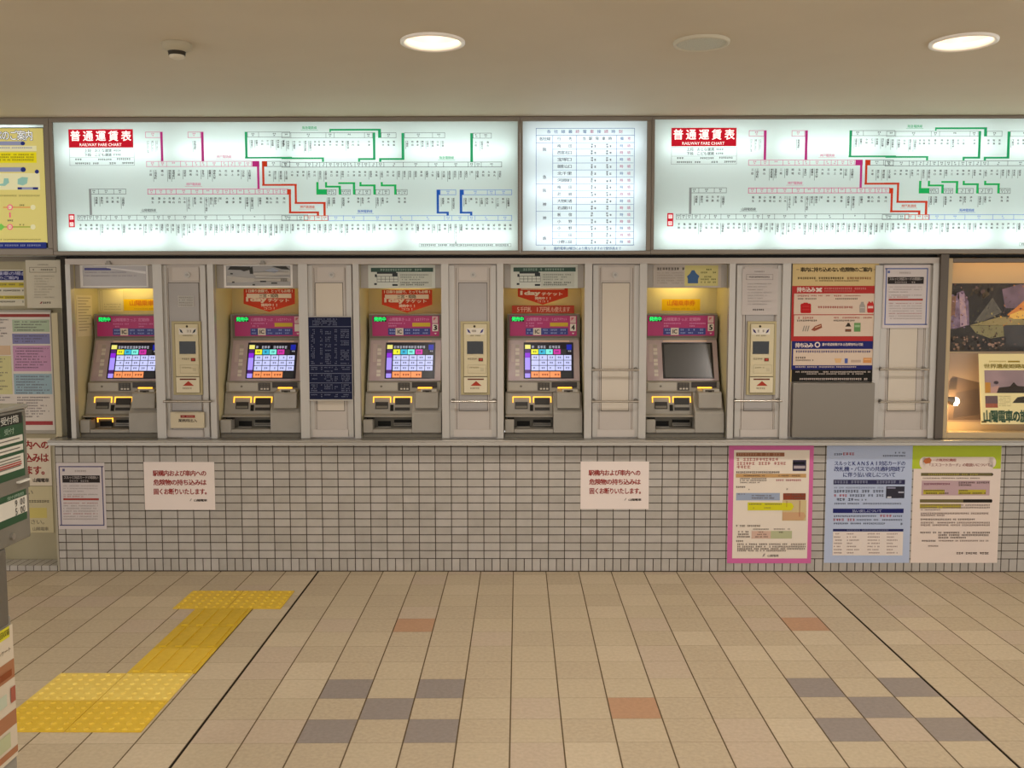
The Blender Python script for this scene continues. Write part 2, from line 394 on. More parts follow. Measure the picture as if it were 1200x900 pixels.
# title plate
title.quad(CS, 80.5, 151.5, 156, 173, RED, 1)
for k_, ch in enumerate('普通運賃表'): title.text(CS, ch, 82.6+k_*14.9, 153.6, 94+k_*14.9, 165.6, WHT, 2, .02)
title.text(CS, 'RAILWAY FARE CHART', 93.5, 167.9, 142.5, 171.3, WHT, 2, .0)
title.outline(CS, 81.5, 174, 157.5, 194, GRY, .4)
title.text(CS, '上段 おとな運賃', 99, 174.8, 131, 178.6, INK, 2); title.text(CS, '下段 こども運賃', 99, 179.6, 131, 183.4, INK, 2)
title.scrib(CS, 133, 175.5, 142, 177.6, DGR); title.scrib(CS, 133, 180.3, 142, 182.4, DGR)
title.quad(CS, 82, 184.4, 157, 184.7, GRY)
for a, b, v in ((88, 96, 185.8), (115, 131, 185.8), (137, 153, 185.3), (88, 106, 190.5), (109, 116, 190.5), (128, 136, 190.3), (143, 157, 190)): title.scrib(CS, a, v, b, v+2.2, DGR)
# this station's red box
station.quad(CS, 80.6, 251, 87.6, 266.3, RED, 1); station.quad(CS, 82, 252.8, 86.2, 257.2, WHT, 2); station.quad(CS, 82, 260.6, 86.2, 265, WHT, 2)
station.glyph(glyphs('姫', .0), CS, 82.2, 253, 86, 257, EM, RED, 3); station.glyph(glyphs('路', .0), CS, 82.2, 260.8, 86, 264.8, EM, RED, 3)
# bars: pink
bar(hx, 473, 105, 560, 135, [548], PNK); bar(hx, 686, 105, 765, 135, [750], PNK)
bar(hx, 478, 252, 1045, 280, [540, 580, 650, 710, 750, 783, 855, 890, 922, 972, 1005], PNK); bar(hx, 484, 391, 1190, 419, [525, 578, 628, 703, 762, 812, 862, 898, 932, 968, 1025, 1065, 1115, 1150], PNK, .75)
route(hx, MAG, (550, 105, 562, 252), (754, 105, 767, 252), (1010, 252, 1046, 280), (1035, 252, 1046, 391))
names(hx, [488, 510, 532], 150, ['ウッディタウン中央', '南ウッディタウン', 'フラワータウン'], 1.9); names(hx, [722], 150, ['有馬温泉'], 2.6)
names(hx, [500, 525, 558, 595, 615, 642, 672, 700, 733, 763, 797, 820, 848, 878, 910, 940, 965, 997], 296, '三田 三田本町 横山 神鉄道場 道場南口 二郎 田尾寺 岡場 五社 有馬口 唐櫃台 神鉄六甲 大池 花山 谷上 箕谷 山の街 北鈴蘭台'.split())
names(hx, [510, 543, 568, 595, 615, 645, 670, 692, 722, 752, 780, 803, 825, 850, 883, 915, 950, 985, 1010, 1050, 1085, 1103, 1135, 1170], 434, '粟生 葉多 小野 市場 樫山 大村 三木 三木上の丸 恵比須 志染 広野ゴルフ場前 緑が丘 押部谷 栄 木幡 木津 藍那 西鈴蘭台 鈴蘭台西口 鈴蘭台 鵯越 丸山 長田 湊川'.split())
# grey branch and the long bottom bar
bar(hx, 192, 391, 376, 418, [238, 315], DGR, .45); route(hx, GRY, (192, 391, 204, 522))
names(hx, spread(228, 362, 6), 432, '西飾磨 夢前川 広畑 天満 平松 山陽網干'.split())
bar(hx, 132, 522, 1290, 549, [155, 182, 212, 250, 298, 355, 430, 516, 562, 622, 722, 832, 964, 1072], DGR, .45)
bar(hy, 0, 507, 110, 533, [75], DGR, .45); bar(hy, 108, 507, 226, 533, [160, 195], ORG_, .7); bar(hy, 226, 507, 1117, 533, [300, 398, 532, 632, 790, 825, 905, 937, 1050], LBL, .6)
B = '手柄 亀山 飾磨 妻鹿 白浜の宮 八家 的形 大塩 山陽曽根 伊保 荒井 高砂 尾上の松 浜の宮 別府 播磨町 西二見 東二見 山陽魚住 西江井ヶ島 江井ヶ島 中八木 藤江 林崎松江海岸 西新町 山陽明石 人丸前 大蔵谷 西舞子 舞子公園 霞ヶ丘 山陽垂水 東垂水 滝の茶屋 山陽塩屋 須磨浦公園 山陽須磨 須磨寺 月見山 東須磨 板宿 西代 高速長田 大開 新開地 高速神戸 西元町 元町 神戸三宮 春日野道 岩屋 西灘 大石 新在家 石屋川 御影 住吉 魚崎 青木 深江 芦屋 打出 香櫨園 西宮 今津 久寿川 甲子園 鳴尾 武庫川 尼崎センタープール前 出屋敷 尼崎 大物 杭瀬 千船 姫島 淀川 野田 福島 梅田'.split()
names(None, [(u, 262.6) for u in spread(94.5, 598, len(B))], 0, B, 2.7)
# green lines and bars on top
bar(hx, 985, 105, 1200, 132, [1042], DGR, .4); bar(hy, 0, 105, 452, 131, [45, 215, 255, 402, 440], DGR, .4)
route(hx, GRN, (974, 105, 986, 238), (974, 231, 1210, 239)); route(hy, GRN, (0, 226, 206, 234), (196, 226, 206, 247), (443, 105, 455, 237), (371, 229, 455, 238), (371, 229, 381, 247), (232, 87, 478, 96), (232, 87, 239, 103), (468, 87, 482, 131), (582, 107, 595, 237), (473, 229, 595, 238), (473, 229, 484, 247), (915, 108, 928, 247))
bar(hy, 482, 105, 556, 131, [], DGR, .4); bar(hy, 595, 105, 792, 131, [732], DGR, .4); bar(hy, 928, 107, 1018, 133, [962], DGR, .4)
names(hx, [1008, 1032, 1060, 1088, 1112, 1140, 1168], 146, '宝塚南口 逆瀬川 小林 仁川 甲東園 門戸厄神 宝塚'.split(), 2.4)
names(hy, [8, 32, 62, 88, 116, 140, 162, 182, 206, 236, 268, 296, 322, 346, 372, 424], 145, '清荒神 売布神社 中山観音 山本 雲雀丘花屋敷 川西能勢口 池田 石橋 蛍池 豊中 岡町 曽根 服部天神 庄内 三国 中津'.split(), 2.4)
names(hy, [492, 518, 545], 145, '桜井 牧落 箕面'.split(), 2.4); names(hy, spread(610, 782, 8), 145, '下新庄 吹田 豊津 関大前 千里山 南千里 山田 北千里'.split(), 2.4); names(hy, [942, 972, 1000], 147, '上桂 松尾大社 嵐山'.split(), 2.4)
bar(hx, 1083, 252, 1200, 280, [1150], DGR, .5); bar(hy, 0, 248, 1068, 273, [40, 117, 152, 185, 218, 256, 290, 322, 356, 392, 426, 462, 496, 590, 712, 785, 905, 938, 968], DGR, .5)
H = '花隈 神戸三宮 春日野道 王子公園 六甲 御影 岡本 芦屋川 夙川 西宮北口 武庫之荘 塚口 園田 神崎川 十三 中津 梅田 南方 崇禅寺 淡路 上新庄 相川 正雀 摂津市 南茨木 茨木市 総持寺 富田 高槻市 上牧 水無瀬 大山崎 長岡天神 西向日 東向日 洛西口 桂 西京極 西院 大宮 烏丸 河原町'.split()
names(None, [(u, 200.4) for u in spread(316, 586, len(H))], 0, H, 2.5)
route(hx, ORG_, (1060, 252, 1084, 280), (1060, 252, 1071, 376), (1060, 367, 1210, 376)); route(hy, ORG_, (0, 354, 74, 363), (64, 354, 74, 451), (64, 442, 214, 451), (203, 442, 214, 507), (27, 380, 46, 406), (36, 380, 46, 497), (36, 488, 182, 497), (171, 488, 182, 507))
route(hy, GRN2, (169, 345, 180, 406), (169, 380, 219, 406), (211, 345, 221, 372), (211, 363, 288, 372), (277, 363, 288, 406), (275, 346, 357, 355), (346, 346, 357, 406), (378, 345, 388, 366), (378, 357, 456, 366), (445, 357, 456, 406), (481, 345, 491, 366), (481, 357, 557, 366), (546, 357, 557, 406))
for a, b in ((219, 264), (288, 334), (357, 432), (456, 523), (557, 610)): bar(hy, a, 381, b, 407, [(a+b)/2], DGR, .45)
names(hy, [230, 254, 300, 324, 372, 393, 422, 466, 490, 512, 570, 598], 420, '苦楽園口 甲陽園 阪神国道 今津 稲野 新伊丹 伊丹 宝塚南口 逆瀬川 小林 牧落 箕面'.split(), 2.5)
route(hy, BLU, (752, 382, 768, 408), (752, 382, 763, 498), (752, 489, 811, 498), (800, 489, 811, 507), (864, 382, 882, 408), (864, 382, 876, 498), (864, 489, 925, 498), (914, 489, 925, 507))
bar(hy, 768, 382, 846, 408, [], LBL, .6); bar(hy, 882, 382, 1117, 408, [998, 1036], LBL, .6)
names(hy, [783, 808, 834], 422, '東鳴尾 洲先 武庫川団地前'.split(), 2.5); names(hy, spread(893, 1100, 9), 422, '出来島 福 伝法 千鳥橋 西九条 九条 ドーム前 桜川 大阪難波'.split(), 2.5)
for (f, x, y, wd, m) in ((hx, 868, 230, '神戸電鉄線', PNK), (hx, 715, 368, '神戸電鉄線', PNK), (hx, 490, 499, '山陽電鉄線', DGR), (hy, 135, 82, '阪急電鉄線', GRN), (hy, 800, 227, '阪急電鉄線', GRN), (hy, 405, 487, '阪神電鉄線', BLU), (hy, 125, 466, '神戸高速線', ORG_)):
    u, v = f(x, y); cells.text(CS, wd, u-8.5, v-1.7, u+8.5, v+1.7, m, 2); cells.quad(CS, u-10, v+2.4, u+10, v+2.7, m, 1)
cells.outline(CS, 491, 285.4, 599, 289.2, GRY, .4); cells.scrib(CS, 493, 286.2, 596, 288.4, DGR)
LN = {MAG: 'magenta_route_line', GRY: 'grey_route_line', GRN: 'light_green_route_line', GRN2: 'green_route_line', ORG_: 'orange_route_line', BLU: 'blue_route_line'}
line_parts = []
for m_, rs in LINES.items():            # every unbroken run of a route is a part of its own
    rs = list(rs)
    while rs:
        run = [rs.pop()]; grew = True
        while grew:
            hit = [q for q in rs if any(q[0] < e[2]+.8 and q[2] > e[0]-.8 and q[1] < e[3]+.8 and q[3] > e[1]-.8 for e in run)]
            grew = bool(hit); run += hit; rs = [q for q in rs if q not in hit]
        mb = MB()
        for q in run: mb.quad(CS, *q, m_, 3)
        line_parts.append(mb.build(LN[m_], t1))
chart_parts = [cells.build('fare_table', t1), txt.build('station_names', t1), title.build('title_plate', t1), station.build('this_station_box', t1)]+line_parts

# timetable box
t2, TS = lightbox('timetable_sign', ('square back-lit timetable sign with bluish grid between the two fare charts', 'sign'), 609.6, 763.0, 142.2, 294.0, 612.6, 757.5, tubes=(168, 222, 276), tint='#eaf3ff', nt=1, strength=TUBE_STRENGTH*.95)
mb = MB(); tx = MB(); TB = M('#4a6f9c', .6, 0, .15); TK = M('#22262c', .6, 0, .02); TR = M('#b0567c', .6, 0, .2)
def ty(c): return 130+c/5
def tu(c): return 600+c/5
mb.outline(TS, tu(140), ty(101), tu(716), ty(787), TB, .5)
for y in (143, 186): mb.quad(TS, tu(140), ty(y)-.25, tu(716), ty(y)+.25, TB)
for x in (238, 377, 611): mb.quad(TS, tu(x)-.25, ty(143), tu(x)+.25, ty(787), TB)
dest = ['梅田', '西宮北口', '宝塚口', '御影山口', '北千里', '河原町', '梅田', '尼崎', '大物町通', '石屋川', '板宿', '小野', '小野', '三田', '小野三田']
rows = [224, 264, 305, 346, 387, 427, 467, 508, 548, 588, 628, 668, 707, 747, 787]
for i, y in enumerate(rows):
    yc = (rows[i-1] if i else 186)/2+y/2
    mb.quad(TS, tu(140 if i in (5, 9) else 238), ty(y)-.2, tu(711), ty(y)+.2, TB)
    d = dest[i]; n = len(d); x0 = tu(266)
    if n == 2: tx.text(TS, d[0], x0, ty(yc)-2, x0+4, ty(yc)+2, TK); tx.text(TS, d[1], x0+13, ty(yc)-2, x0+17, ty(yc)+2, TK)
    else: tx.text(TS, d, x0, ty(yc)-2, x0+17, ty(yc)+2, TK)
    for xx in (460, 550):
        tx.scrib(TS, tu(xx), ty(yc)-2.6, tu(xx+16), ty(yc)-.6, TK); tx.scrib(TS, tu(xx), ty(yc), tu(xx+16), ty(yc)+2.2, TK); tx.scrib(TS, tu(xx+20), ty(yc)-.8, tu(xx+34), ty(yc)+1.6, TK)
    tx.text(TS, '時', tu(632), ty(yc)-1.9, tu(651), ty(yc)+1.9, TR if i % 2 else TB); tx.text(TS, '頃', tu(674), ty(yc)-1.9, tu(693), ty(yc)+1.9, TR)
for i, ch in enumerate('各社線最終電車接続時刻表'[:11]): tx.text(TS, ch, tu(205+i*42), ty(111), tu(227+i*42), ty(132), TB if i < 3 or i % 2 else TR)
tx.text(TS, '各社線', tu(160), ty(154), tu(225), ty(174), TK); tx.text(TS, '行', tu(266), ty(153), tu(286), ty(174), TK); tx.text(TS, '先', tu(332), ty(153), tu(352), ty(174), TK)
for i, ch in enumerate('当駅発車時刻'[:5]): tx.text(TS, ch, tu(413+i*38), ty(152), tu(433+i*38), ty(173), TK)
tx.text(TS, '備', tu(634), ty(152), tu(654), ty(173), TB); tx.text(TS, '考', tu(676), ty(152), tu(696), ty(173), TR)
for ch, y in (('阪', 226), ('急', 388), ('阪', 467), ('神', 548), ('神', 628), ('鉄', 747)): tx.text(TS, ch, tu(180), ty(y)-2.1, tu(201), ty(y)+2.1, TK)
tx.text(TS, '注', tu(184), ty(797), tu(198), ty(812), TK); tx.text(TS, '最終電車は曜日により異なりますので駅係員まで', tu(245), ty(796), tu(640), ty(814), TB)
mb.build('timetable_grid', t2); tx.build('timetable_lettering', t2)

# right fare chart: the same print again
t3, _ = lightbox('fare_chart_sign', ('wide back-lit fare chart sign right of the timetable, cut by the right picture edge', 'sign'), 763.0, 1330, 140.5, 292.8, 766.6, 1320, tubes=(172, 276), nt=4, XRo=X(763, 218, LB_Y)+(X(609.6, 218, LB_Y)-X(60.6, 218, LB_Y)))
dx = X(787, 160, LB_Y)-X(80.7, 162, LB_Y); dz = Z(149.4, LB_Y, 820)-Z(151.5, LB_Y, 120)
for q in chart_parts:
    c = q.copy(); COL.objects.link(c); c.parent = t3; off = origin(t1)+Vector((dx, 0, dz-.002))-origin(t3); c.location = off

# yellow back-lit guide sign at the far left
t4, YS = lightbox('guide_sign', ('yellow back-lit guide sign cut by the left picture edge, beside the first fare chart', 'sign'), -120, 60.6, 145, 290.5, -112, 54.5, tubes=(152, 260), nt=1, strength=TUBE_STRENGTH*1.1)
mb = MB(); YP = M('#d8cd7c', .5, 0, .28); NV = M('#23307a', .5, 0, .25); YY = M('#dfd416', .5, 0, .3); CRM = M('#e2dfb4', .5, 0, .28); PB = M('#8d93b4', .5, 0, .3); TL = M('#8fbdb0', .5, 0, .3)
mb.quad(YS, -110, 149.5, 54.3, 291, M('#1d1d20', .6), 1); mb.quad(YS, -110, 150.5, 53.2, 284.5, YP, 2); mb.quad(YS, -110, 284, 54.6, 292, NV, 3); mb.scrib(YS, -60, 286.6, 48, 288.6, PB, 4)
YSF = YS
mb.build('sheet', t4); mb = MB()
mb.text(YS, 'きっぷのご案内', -25, 153.2, 38.5, 164.8, NV, 3, .05); mb.text(YS, 'きっぷのご案内', -25, 153.2, 38.5, 164.8, M('#eef0e4', .5, 0, .6), 4, -.004); mb.build('headline', t4); mb = MB()
mb.quad(YS, -60, 165.8, 28, 170.4, PB, 3); mb.ell(YS, 27, 168.1, 2.6, 2.3, NV, 4); mb.quad(YS, -60, 171, 43, 177, CRM, 3); mb.scrib(YS, -50, 172.5, 38, 174.2, PB, 4)
mb.quad(YS, -60, 178.5, 43, 191, YY, 3)
for v in (180.5, 183.5, 186.6): mb.scrib(YS, -50, v, 40, v+1.8, M('#8a7a20', .6, 0, .1), 4, .8)
mb.quad(YS, -60, 196.2, 29, 201.5, PB, 3); mb.ell(YS, 27.5, 198.8, 3, 2.9, NV, 4); mb.quad(YS, -60, 203, 47, 222.5, CRM, 3); mb.ell(YS, 43.5, 201.2, 2.4, 2.4, NV, 4)
mb.poly(YS, [(-8, 217), (4, 215), (5, 209), (10, 209), (11, 214), (6, 218)], TL, 4); mb.poly(YS, [(21, 216), (21, 210), (26, 207.5), (33, 208), (32, 215), (27, 217.5)], TL, 4)
mb.quad(YS, 21, 219.5, 45, 222.2, PB, 4); mb.quad(YS, 21, 219.5, 26, 222.2, NV, 5); mb.quad(YS, 39, 219.5, 45, 222.2, NV, 5); mb.scrib(YS, -30, 228.5, 47, 230.4, M('#a39a55', .6, 0, .2), 4)
PK = M('#d8567e', .5, 0, .45)
for v, m, mc in ((243, M('#c98a4a', .5, 0, .4), PK), (266, M('#8a9a30', .5, 0, .4), PK)):
    mb.quad(YS, 4, v-.6, 38, v+.6, m, 4); mb.ell(YS, 12, v, 3.4, 3.4, mc, 5); mb.ell(YS, 12, v, 2.3, 2.3, CRM, 6); mb.ell(YS, 39, v, 3, 3, CRM, 5); mb.scrib(YS, 10, v-.8, 14, v+.8, PK, 7); mb.scrib(YS, 23, v-3.3, 29, v-1.6, M('#5a4a20', .6), 5)
mb.poly(YS, [(-4, 262.8), (1, 262.8), (1, 261.5), (6, 266), (1, 270.5), (1, 269.2), (-4, 269.2)], M('#6cb04a', .5, 0, .5), 5)
mb.quad(YS, 11.2, 249, 12.8, 255, PK, 4); mb.scrib(YS, 9, 257.5, 16, 259.5, DGR, 4); mb.scrib(YS, -20, 280, 48, 281.6, M('#a39a55', .6, 0, .2), 4); mb.build('diagram', t4)
#@@MACHINES
# ------------------------------------------------------------------ ticket machines
AMB = M('#ffb63a', .5, 0, 1.7); MAGP = M('#a01b5e', .4, 0, .12); NAVY = M('#232a78', .4, 0, .08); LPK = M('#d58fb4', .5, 0, .08)
SCR_COL = dict(k='#0a0718', y='#f2e87a', p='#8f24d8', d='#4a1a6a', l='#aa94ff', w='#ccd0ff', o='#ff9a5e', c='#35b8d8', a='#7ff0e0', m='#d030a0', g='#3c3c3c', b='#1020a0', Y='#f0f030')
def em(h, e=.95):
    k = ('screen', h, e)
    if k not in MATS:
        m = M('#0c0c0e', .3, 0, 0, .0).copy(); b = m.node_tree.nodes['Principled BSDF']; b.inputs['Emission Color'].default_value = rgb(h); b.inputs['Emission Strength'].default_value = e; MATS[k] = m
    return MATS[k]
def xmid(i): return (X(NICHE[i][0])+X(NICHE[i][1]))/2
def machine(i, label, variant):
    dx = xmid(i)-xmid(3)+.0; c = S(0)
    hw = (X(NICHE[i][1])-X(NICHE[i][0]))/2-.006; xc = xmid(i)
    t = thing('ticket_machine', label, 'ticket machine', (xc, .2, ZLEDGE), 'ticket machines in the wall niches')
    def zz(v, Y): return Z(v, Y, 637)
    xa, xb = xc-hw, xc+hw
    XX = lambda u, v, Y: P(u, v, Y).x+dx
    xm = XX(648, 470, .1)
    mb = MB()
    mb.prism([(.13, zz(459.5, .13)), (.13, zz(447.5, .145)), (.15, zz(447, .15)), (.25, zz(397, .25)), (.25, zz(367.5, .25)), (.35, zz(367.5, .25)), (.35, zz(459.5, .13))], xa+.012, xb-.012, MACH)
    mb.prism([(.145, zz(459.5, .13)-.0005), (.105, zz(485, .105)), (.06, zz(487.5, .06)), (.06, zz(489, .06)), (.35, zz(489, .06)), (.35, zz(459.5, .13)-.0005)], xa+.002, xm, MACH)
    mb.prism([(.12, zz(459.5, .13)-.0005), (.05, zz(481, .05)), (.035, zz(484, .035)), (.03, zz(507.5, .03)), (.35, zz(507.5, .03)), (.35, zz(459.5, .13)-.0005)], xm+.0005, xb-.002, MACH)
    x1 = XX(602.5, 495, .03)
    mb.box(xa+.002, x1-.0005, .03, .11, zz(507.5, .03), zz(492, .03), MACH)                # left cheek of the tray
    mb.box(x1, xm, .03, .14, zz(507.5, .03), zz(503.2, .03), MACH)                         # tray lip
    mb.box(xa+.002, xm, .14, .2, zz(507.5, .03), zz(489.5, .06), MACH_D)                   # tray back
    mb.build('housing', t, bevel=.004)
    mb = MB(); mb.box(xa, xb, .045, .34, ZLEDGE-.001, zz(508, .045), MACH_D); mb.build('plinth', t)
    mb = MB(); mb.box(XX(594.5, 490, .07), x1, .062, .1, zz(492, .06), zz(489.2, .06), DARK); mb.build('finger_gap', t)
    # display panel
    D = S(.25, dx); pp = MB()
    pp.slab(D, 594.5, 369, 679.5, 396, MACH_D, .004); pp.slab(D, 597.6, 370, 675.8, 393.6, MAGP, .003, 6); l = 12
    if variant['sign'] == 'day':
        pp.text(D, '山陽電車きっぷ', 617, 372.2, 642.5, 376.2, LPK, l); pp.text(D, '1dayチケット', 646, 372.2, 664.5, 376.2, LPK, l)
        pp.quad(D, 644.5, 378, 665.5, 382.4, M('#d3b63c', .5), l); pp.scrib(D, 616.5, 378, 636, 379.6, LPK, l); pp.scrib(D, 616.5, 381, 626, 382.6, LPK, l)
    else:
        pp.text(D, '山陽電車きっぷ', 616.5, 372.4, 644, 376.4, LPK, l); pp.text(D, '定期券', 646, 372.4, 659.5, 376.4, LPK, l)
        pp.scrib(D, 616.5, 378.4, 637, 380, LPK, l); pp.scrib(D, 646.5, 378.4, 665.5, 380, LPK, l); pp.scrib(D, 616.5, 381.4, 624, 383, LPK, l); pp.scrib(D, 646.5, 381.4, 653, 383, LPK, l)
    pp.quad(D, 616, 384.5, 665.5, 392.3, NAVY, l); LT = M('#a9b4e0', .5, 0, .05)
    for a, b in ((617.5, 624.5), (636, 642), (645, 653), (656.5, 663)): pp.scrib(D, a, 385.6, b, 387.6, LT, l+1); pp.scrib(D, a, 389.4, b, 391, LT, l+1)
    pp.slab(D, 624.8, 384.3, 634, 392.6, M('#dcd0c4', .5), .0006, l+1); pp.text(D, 'IC', 627, 386.2, 632, 390.8, M('#3a3a3a', .5), l+3, .03)
    pp.build('display_panel', t, bevel=0)
    mb = MB(); mb.slab(D, 599.2, 371.1, 614.2, 376.7, DARK, .002, l-1); mb.text(D, '発売中', 599.8, 371.4, 613.8, 376.4, em('#12ff70', 1.0), l+3, .03); mb.build('status_lamp', t)['label'] = 'green lit status lamp'
    mb = MB(); mb.slab(D, 668, 370.6, 674.6, 378.5, M('#d9bfc0', .5), .002, l); mb.poly(D, [(669.3, 372), (673, 372), (669.3, 376)], M('#d06a80', .5), l+4); mb.slab(D, 668, 379.4, 674.8, 388, M('#e6e0d8', .5), .002, l)
    if variant['num']: mb.text(D, variant['num'], 669.6, 380.8, 673.2, 386.6, M('#1a1a1a', .5), l+4, .03)
    mb.poly(D, [(670, 390), (673, 390), (671.5, 391.8)], M('#e8dcd8', .5), l); mb.build('number_plate', t)
    # sloping operating face
    sl = lambda v: .25-.10*(v-397)/50
    I = S(sl, dx); mb = MB(); mb.slab(I, 595.5, 398.5, 679, 446, noise_mat('operating_face', '#ab9598', '#b5a5a5', 6, .35), .004); mb.slab(I, 616, 398.9, 667, 400.6, M('#d6b8a2', .5, 0, .1), .006); mb.build('operating_face', t, bevel=.002)
    mb = MB(); PL = M('#b9a7a4', .45); PG = M('#a89e94', .45)
    mb.slab(I, 599, 403, 603, 424, PL, .001, 6)
    for k in range(9): mb.slab(I, 604, 404+k*4.2, 608.6, 407.2+k*4.2, M('#cfc6ba', .45) if k % 3 else PG, .0015, 6)
    mb.build('guide_strip', t)
    mb = MB(); on = variant['screen']
    if on: mb.slab(I, 613.7, 401.2, 672, 443.5, em(SCR_COL['k'], .6), .003, 6)
    else: mb.slab(I, 614.2, 401.5, 673.3, 443.5, M('#1c1c1e', .25), .003, 6); mb.slab(I, 616.5, 403.5, 671, 441.8, M('#47484a', .22, 0, 0, 1.), .001, 11)
    scr = mb.build('touch_screen', t); q = 11
    if on:
        scr['label'] = 'lit touch screen of coloured fare buttons'; mb = MB(); sx = lambda a: 613.7+(a-218)*(672-613.7)/(655-218); sy = lambda b: 401.2+(b-47)*(443.5-401.2)/(368-47)
        def cell(a, b, c2, d, k, e=.95): mb.quad(I, sx(a), sy(b), sx(c2), sy(d), em(SCR_COL[k], e), q)
        cell(230, 68, 278, 104, 'y'); cell(230, 110, 275, 138, 'd'); cell(230, 140, 275, 180, 'p'); cell(230, 182, 275, 290, 'l'); cell(230, 292, 275, 320, 'd'); cell(230, 322, 275, 360, 'l')
        mb.scrib(I, sx(288), sy(76), sx(565), sy(100), em('#d8d8e8', .6), q); cell(594, 66, 638, 112, 'b'); mb.scrib(I, sx(606), sy(118), sx(636), sy(130), em('#d8d8e8', .6), q)
        for a, b, k in ((284, 345, 'Y'), (350, 408, 'c'), (412, 472, 'a'), (480, 542, 'm')): cell(a, 108, b, 152, k); mb.scrib(I, sx(a+14), sy(122), sx(b-14), sy(138), em('#30406a', .3), q+2)
        cell(548, 108, 590, 152, 'g', .5)
        for r_ in range(3):
            for k in range(5):
                a = 286+k*71; b = 160+r_*47; cell(a, b, a+66, b+42, 'w'); mb.scrib(I, sx(a+16), sy(b+12), sx(a+50), sy(b+28), em('#4a5088', .3), q+2)
        for a, b in ((284, 352), (356, 444), (448, 542)): cell(a, 306, b, 358, 'o'); mb.scrib(I, sx(a+18), sy(324), sx(b-8), sy(342), em('#b0401a', .4), q+2)
        cell(546, 308, 638, 358, 'g', .35); mb.build('fare_buttons', scr)
    # shelf row: blank cover, keypad, card slot
    H_ = S(.13, dx); mb = MB(); mb.slab(H_, 595.5, 448.6, 629.5, 457.6, MACH_L, .005); mb.ell(H_, 610.5, 452.6, 1.4, 1.2, MACH_D, 9); mb.build('shelf_cover', t, bevel=.0015)
    mb = MB(); mb.slab(H_, 630.3, 448.2, 644, 457.6, M('#3b352c', .4), .004); kp = mb.build('keypad', t)
    mb = MB()
    for r_ in range(3):
        for k in range(3): mb.slab(H_, 632.8+k*3.6, 449.2+r_*2.7, 635.2+k*3.6, 451.0+r_*2.7, M('#c9c0b0' if r_ == 2 else '#544c40', .4), .0025, 6)
    mb.build('keys', kp)
    mb = MB(); mb.slab(H_, 646.5, 447.6, 676, 454.2, M('#2a2018', .4), .004); cs = mb.build('card_slot', t)
    mb = MB(); mb.slab(H_, 653.5, 453.5, 670, 455.0, AMB, .008, 6); mb.build('slot_light', cs)
    # coin hopper on the right
    mb = MB(); a, b = XX(652.5, 470, .06), XX(679.5, 470, .06)
    mb.prism([(.03, zz(478.5, .03)), (.045, zz(461, .045)), (.06, zz(459, .06)), (.13, zz(456.5, .1)), (.13, zz(478.5, .03))], a, b, MACH); co = mb.build('coin_hopper', t, bevel=.004)
    mb = MB(); HC = S(.09, dx); mb.slab(HC, 658.5, 455.6, 677, 459.6, MACH_L, .03); mb.slab(HC, 660.5, 456.6, 671, 459.6, M('#4c443a', .5), .032); mb.slab(HC, 664, 457.6, 668, 460, DARK, .034); mb.build('coin_chute', co)
    # slots with amber frames
    fy = lambda v: .145-.04*(v-459.5)/25.5
    Fs = S(fy, dx)
    def frame(u0, v0, u1, v1, par, sf=Fs):
        mb = MB(); th_ = .95
        mb.slab(sf, u0, v0, u1, v0+th_, AMB, .005, 2); mb.slab(sf, u0, v0, u0+th_, v1, AMB, .005, 2); mb.slab(sf, u1-th_, v0, u1, v1, AMB, .005, 2); mb.build('slot_light', par)
    mb = MB(); mb.slab(Fs, 603.5, 471, 618.5, 479, M('#211d18', .4), .004, 1); mb.slab(Fs, 604.5, 475.6, 617.6, 478.2, MACH_D, .006, 1); a_ = mb.build('coin_return_slot', t); frame(600.7, 464.7, 621.6, 471.6, a_)
    mb = MB(); mb.slab(Fs, 626.6, 466.3, 644, 480.8, M('#211d18', .4), .004, 1); mb.slab(Fs, 626.6, 474.2, 644, 477.2, M('#8b867c', .4), .009, 1); a_ = mb.build('note_slot', t); frame(624.7, 464.7, 646, 471.6, a_)
    mb = MB(); mb.slab(Fs, 621, 474.2, 624.9, 481.4, DARK, .004, 1); mb.build('reject_button', t)
    T_ = S(.14, dx); mb = MB(); mb.slab(T_, 605.8, 493.3, 620.8, 499.2, DARK, .004, 1); mb.slab(T_, 605.8, 499.4, 620.8, 500.6, MACH, .02, 1); a_ = mb.build('ticket_tray', t)
    if variant['amber3']: frame(604, 489.7, 622.6, 494.6, a_, S(.125, dx))
    mb = MB(); mb.slab(T_, 624.8, 491.8, 645.2, 494.9, DARK, .004, 1); mb.slab(T_, 624.8, 495.2, 645.2, 498.4, MACH, .02, 1); mb.slab(T_, 625.5, 496.2, 644.5, 497, DARK, .021, 1); mb.build('receipt_tray', t)
    return t
machine(0, 'ticket machine with lit screen and three amber slot lights, leftmost, under a white framed notice', dict(sign='pass', num='', screen=True, amber3=True))
machine(1, 'ticket machine with lit screen directly left of the navy timetable board', dict(sign='day', num='', screen=True, amber3=False))
machine(2, 'ticket machine with lit screen and number plate 3, right of the navy board', dict(sign='day', num='3', screen=True, amber3=False))
machine(3, 'ticket machine with lit screen and number plate 4, under the red banner strip', dict(sign='day', num='4', screen=True, amber3=False))
machine(4, 'ticket machine with a blank dark screen and number plate 5', dict(sign='pass', num='5', screen=False, amber3=False))

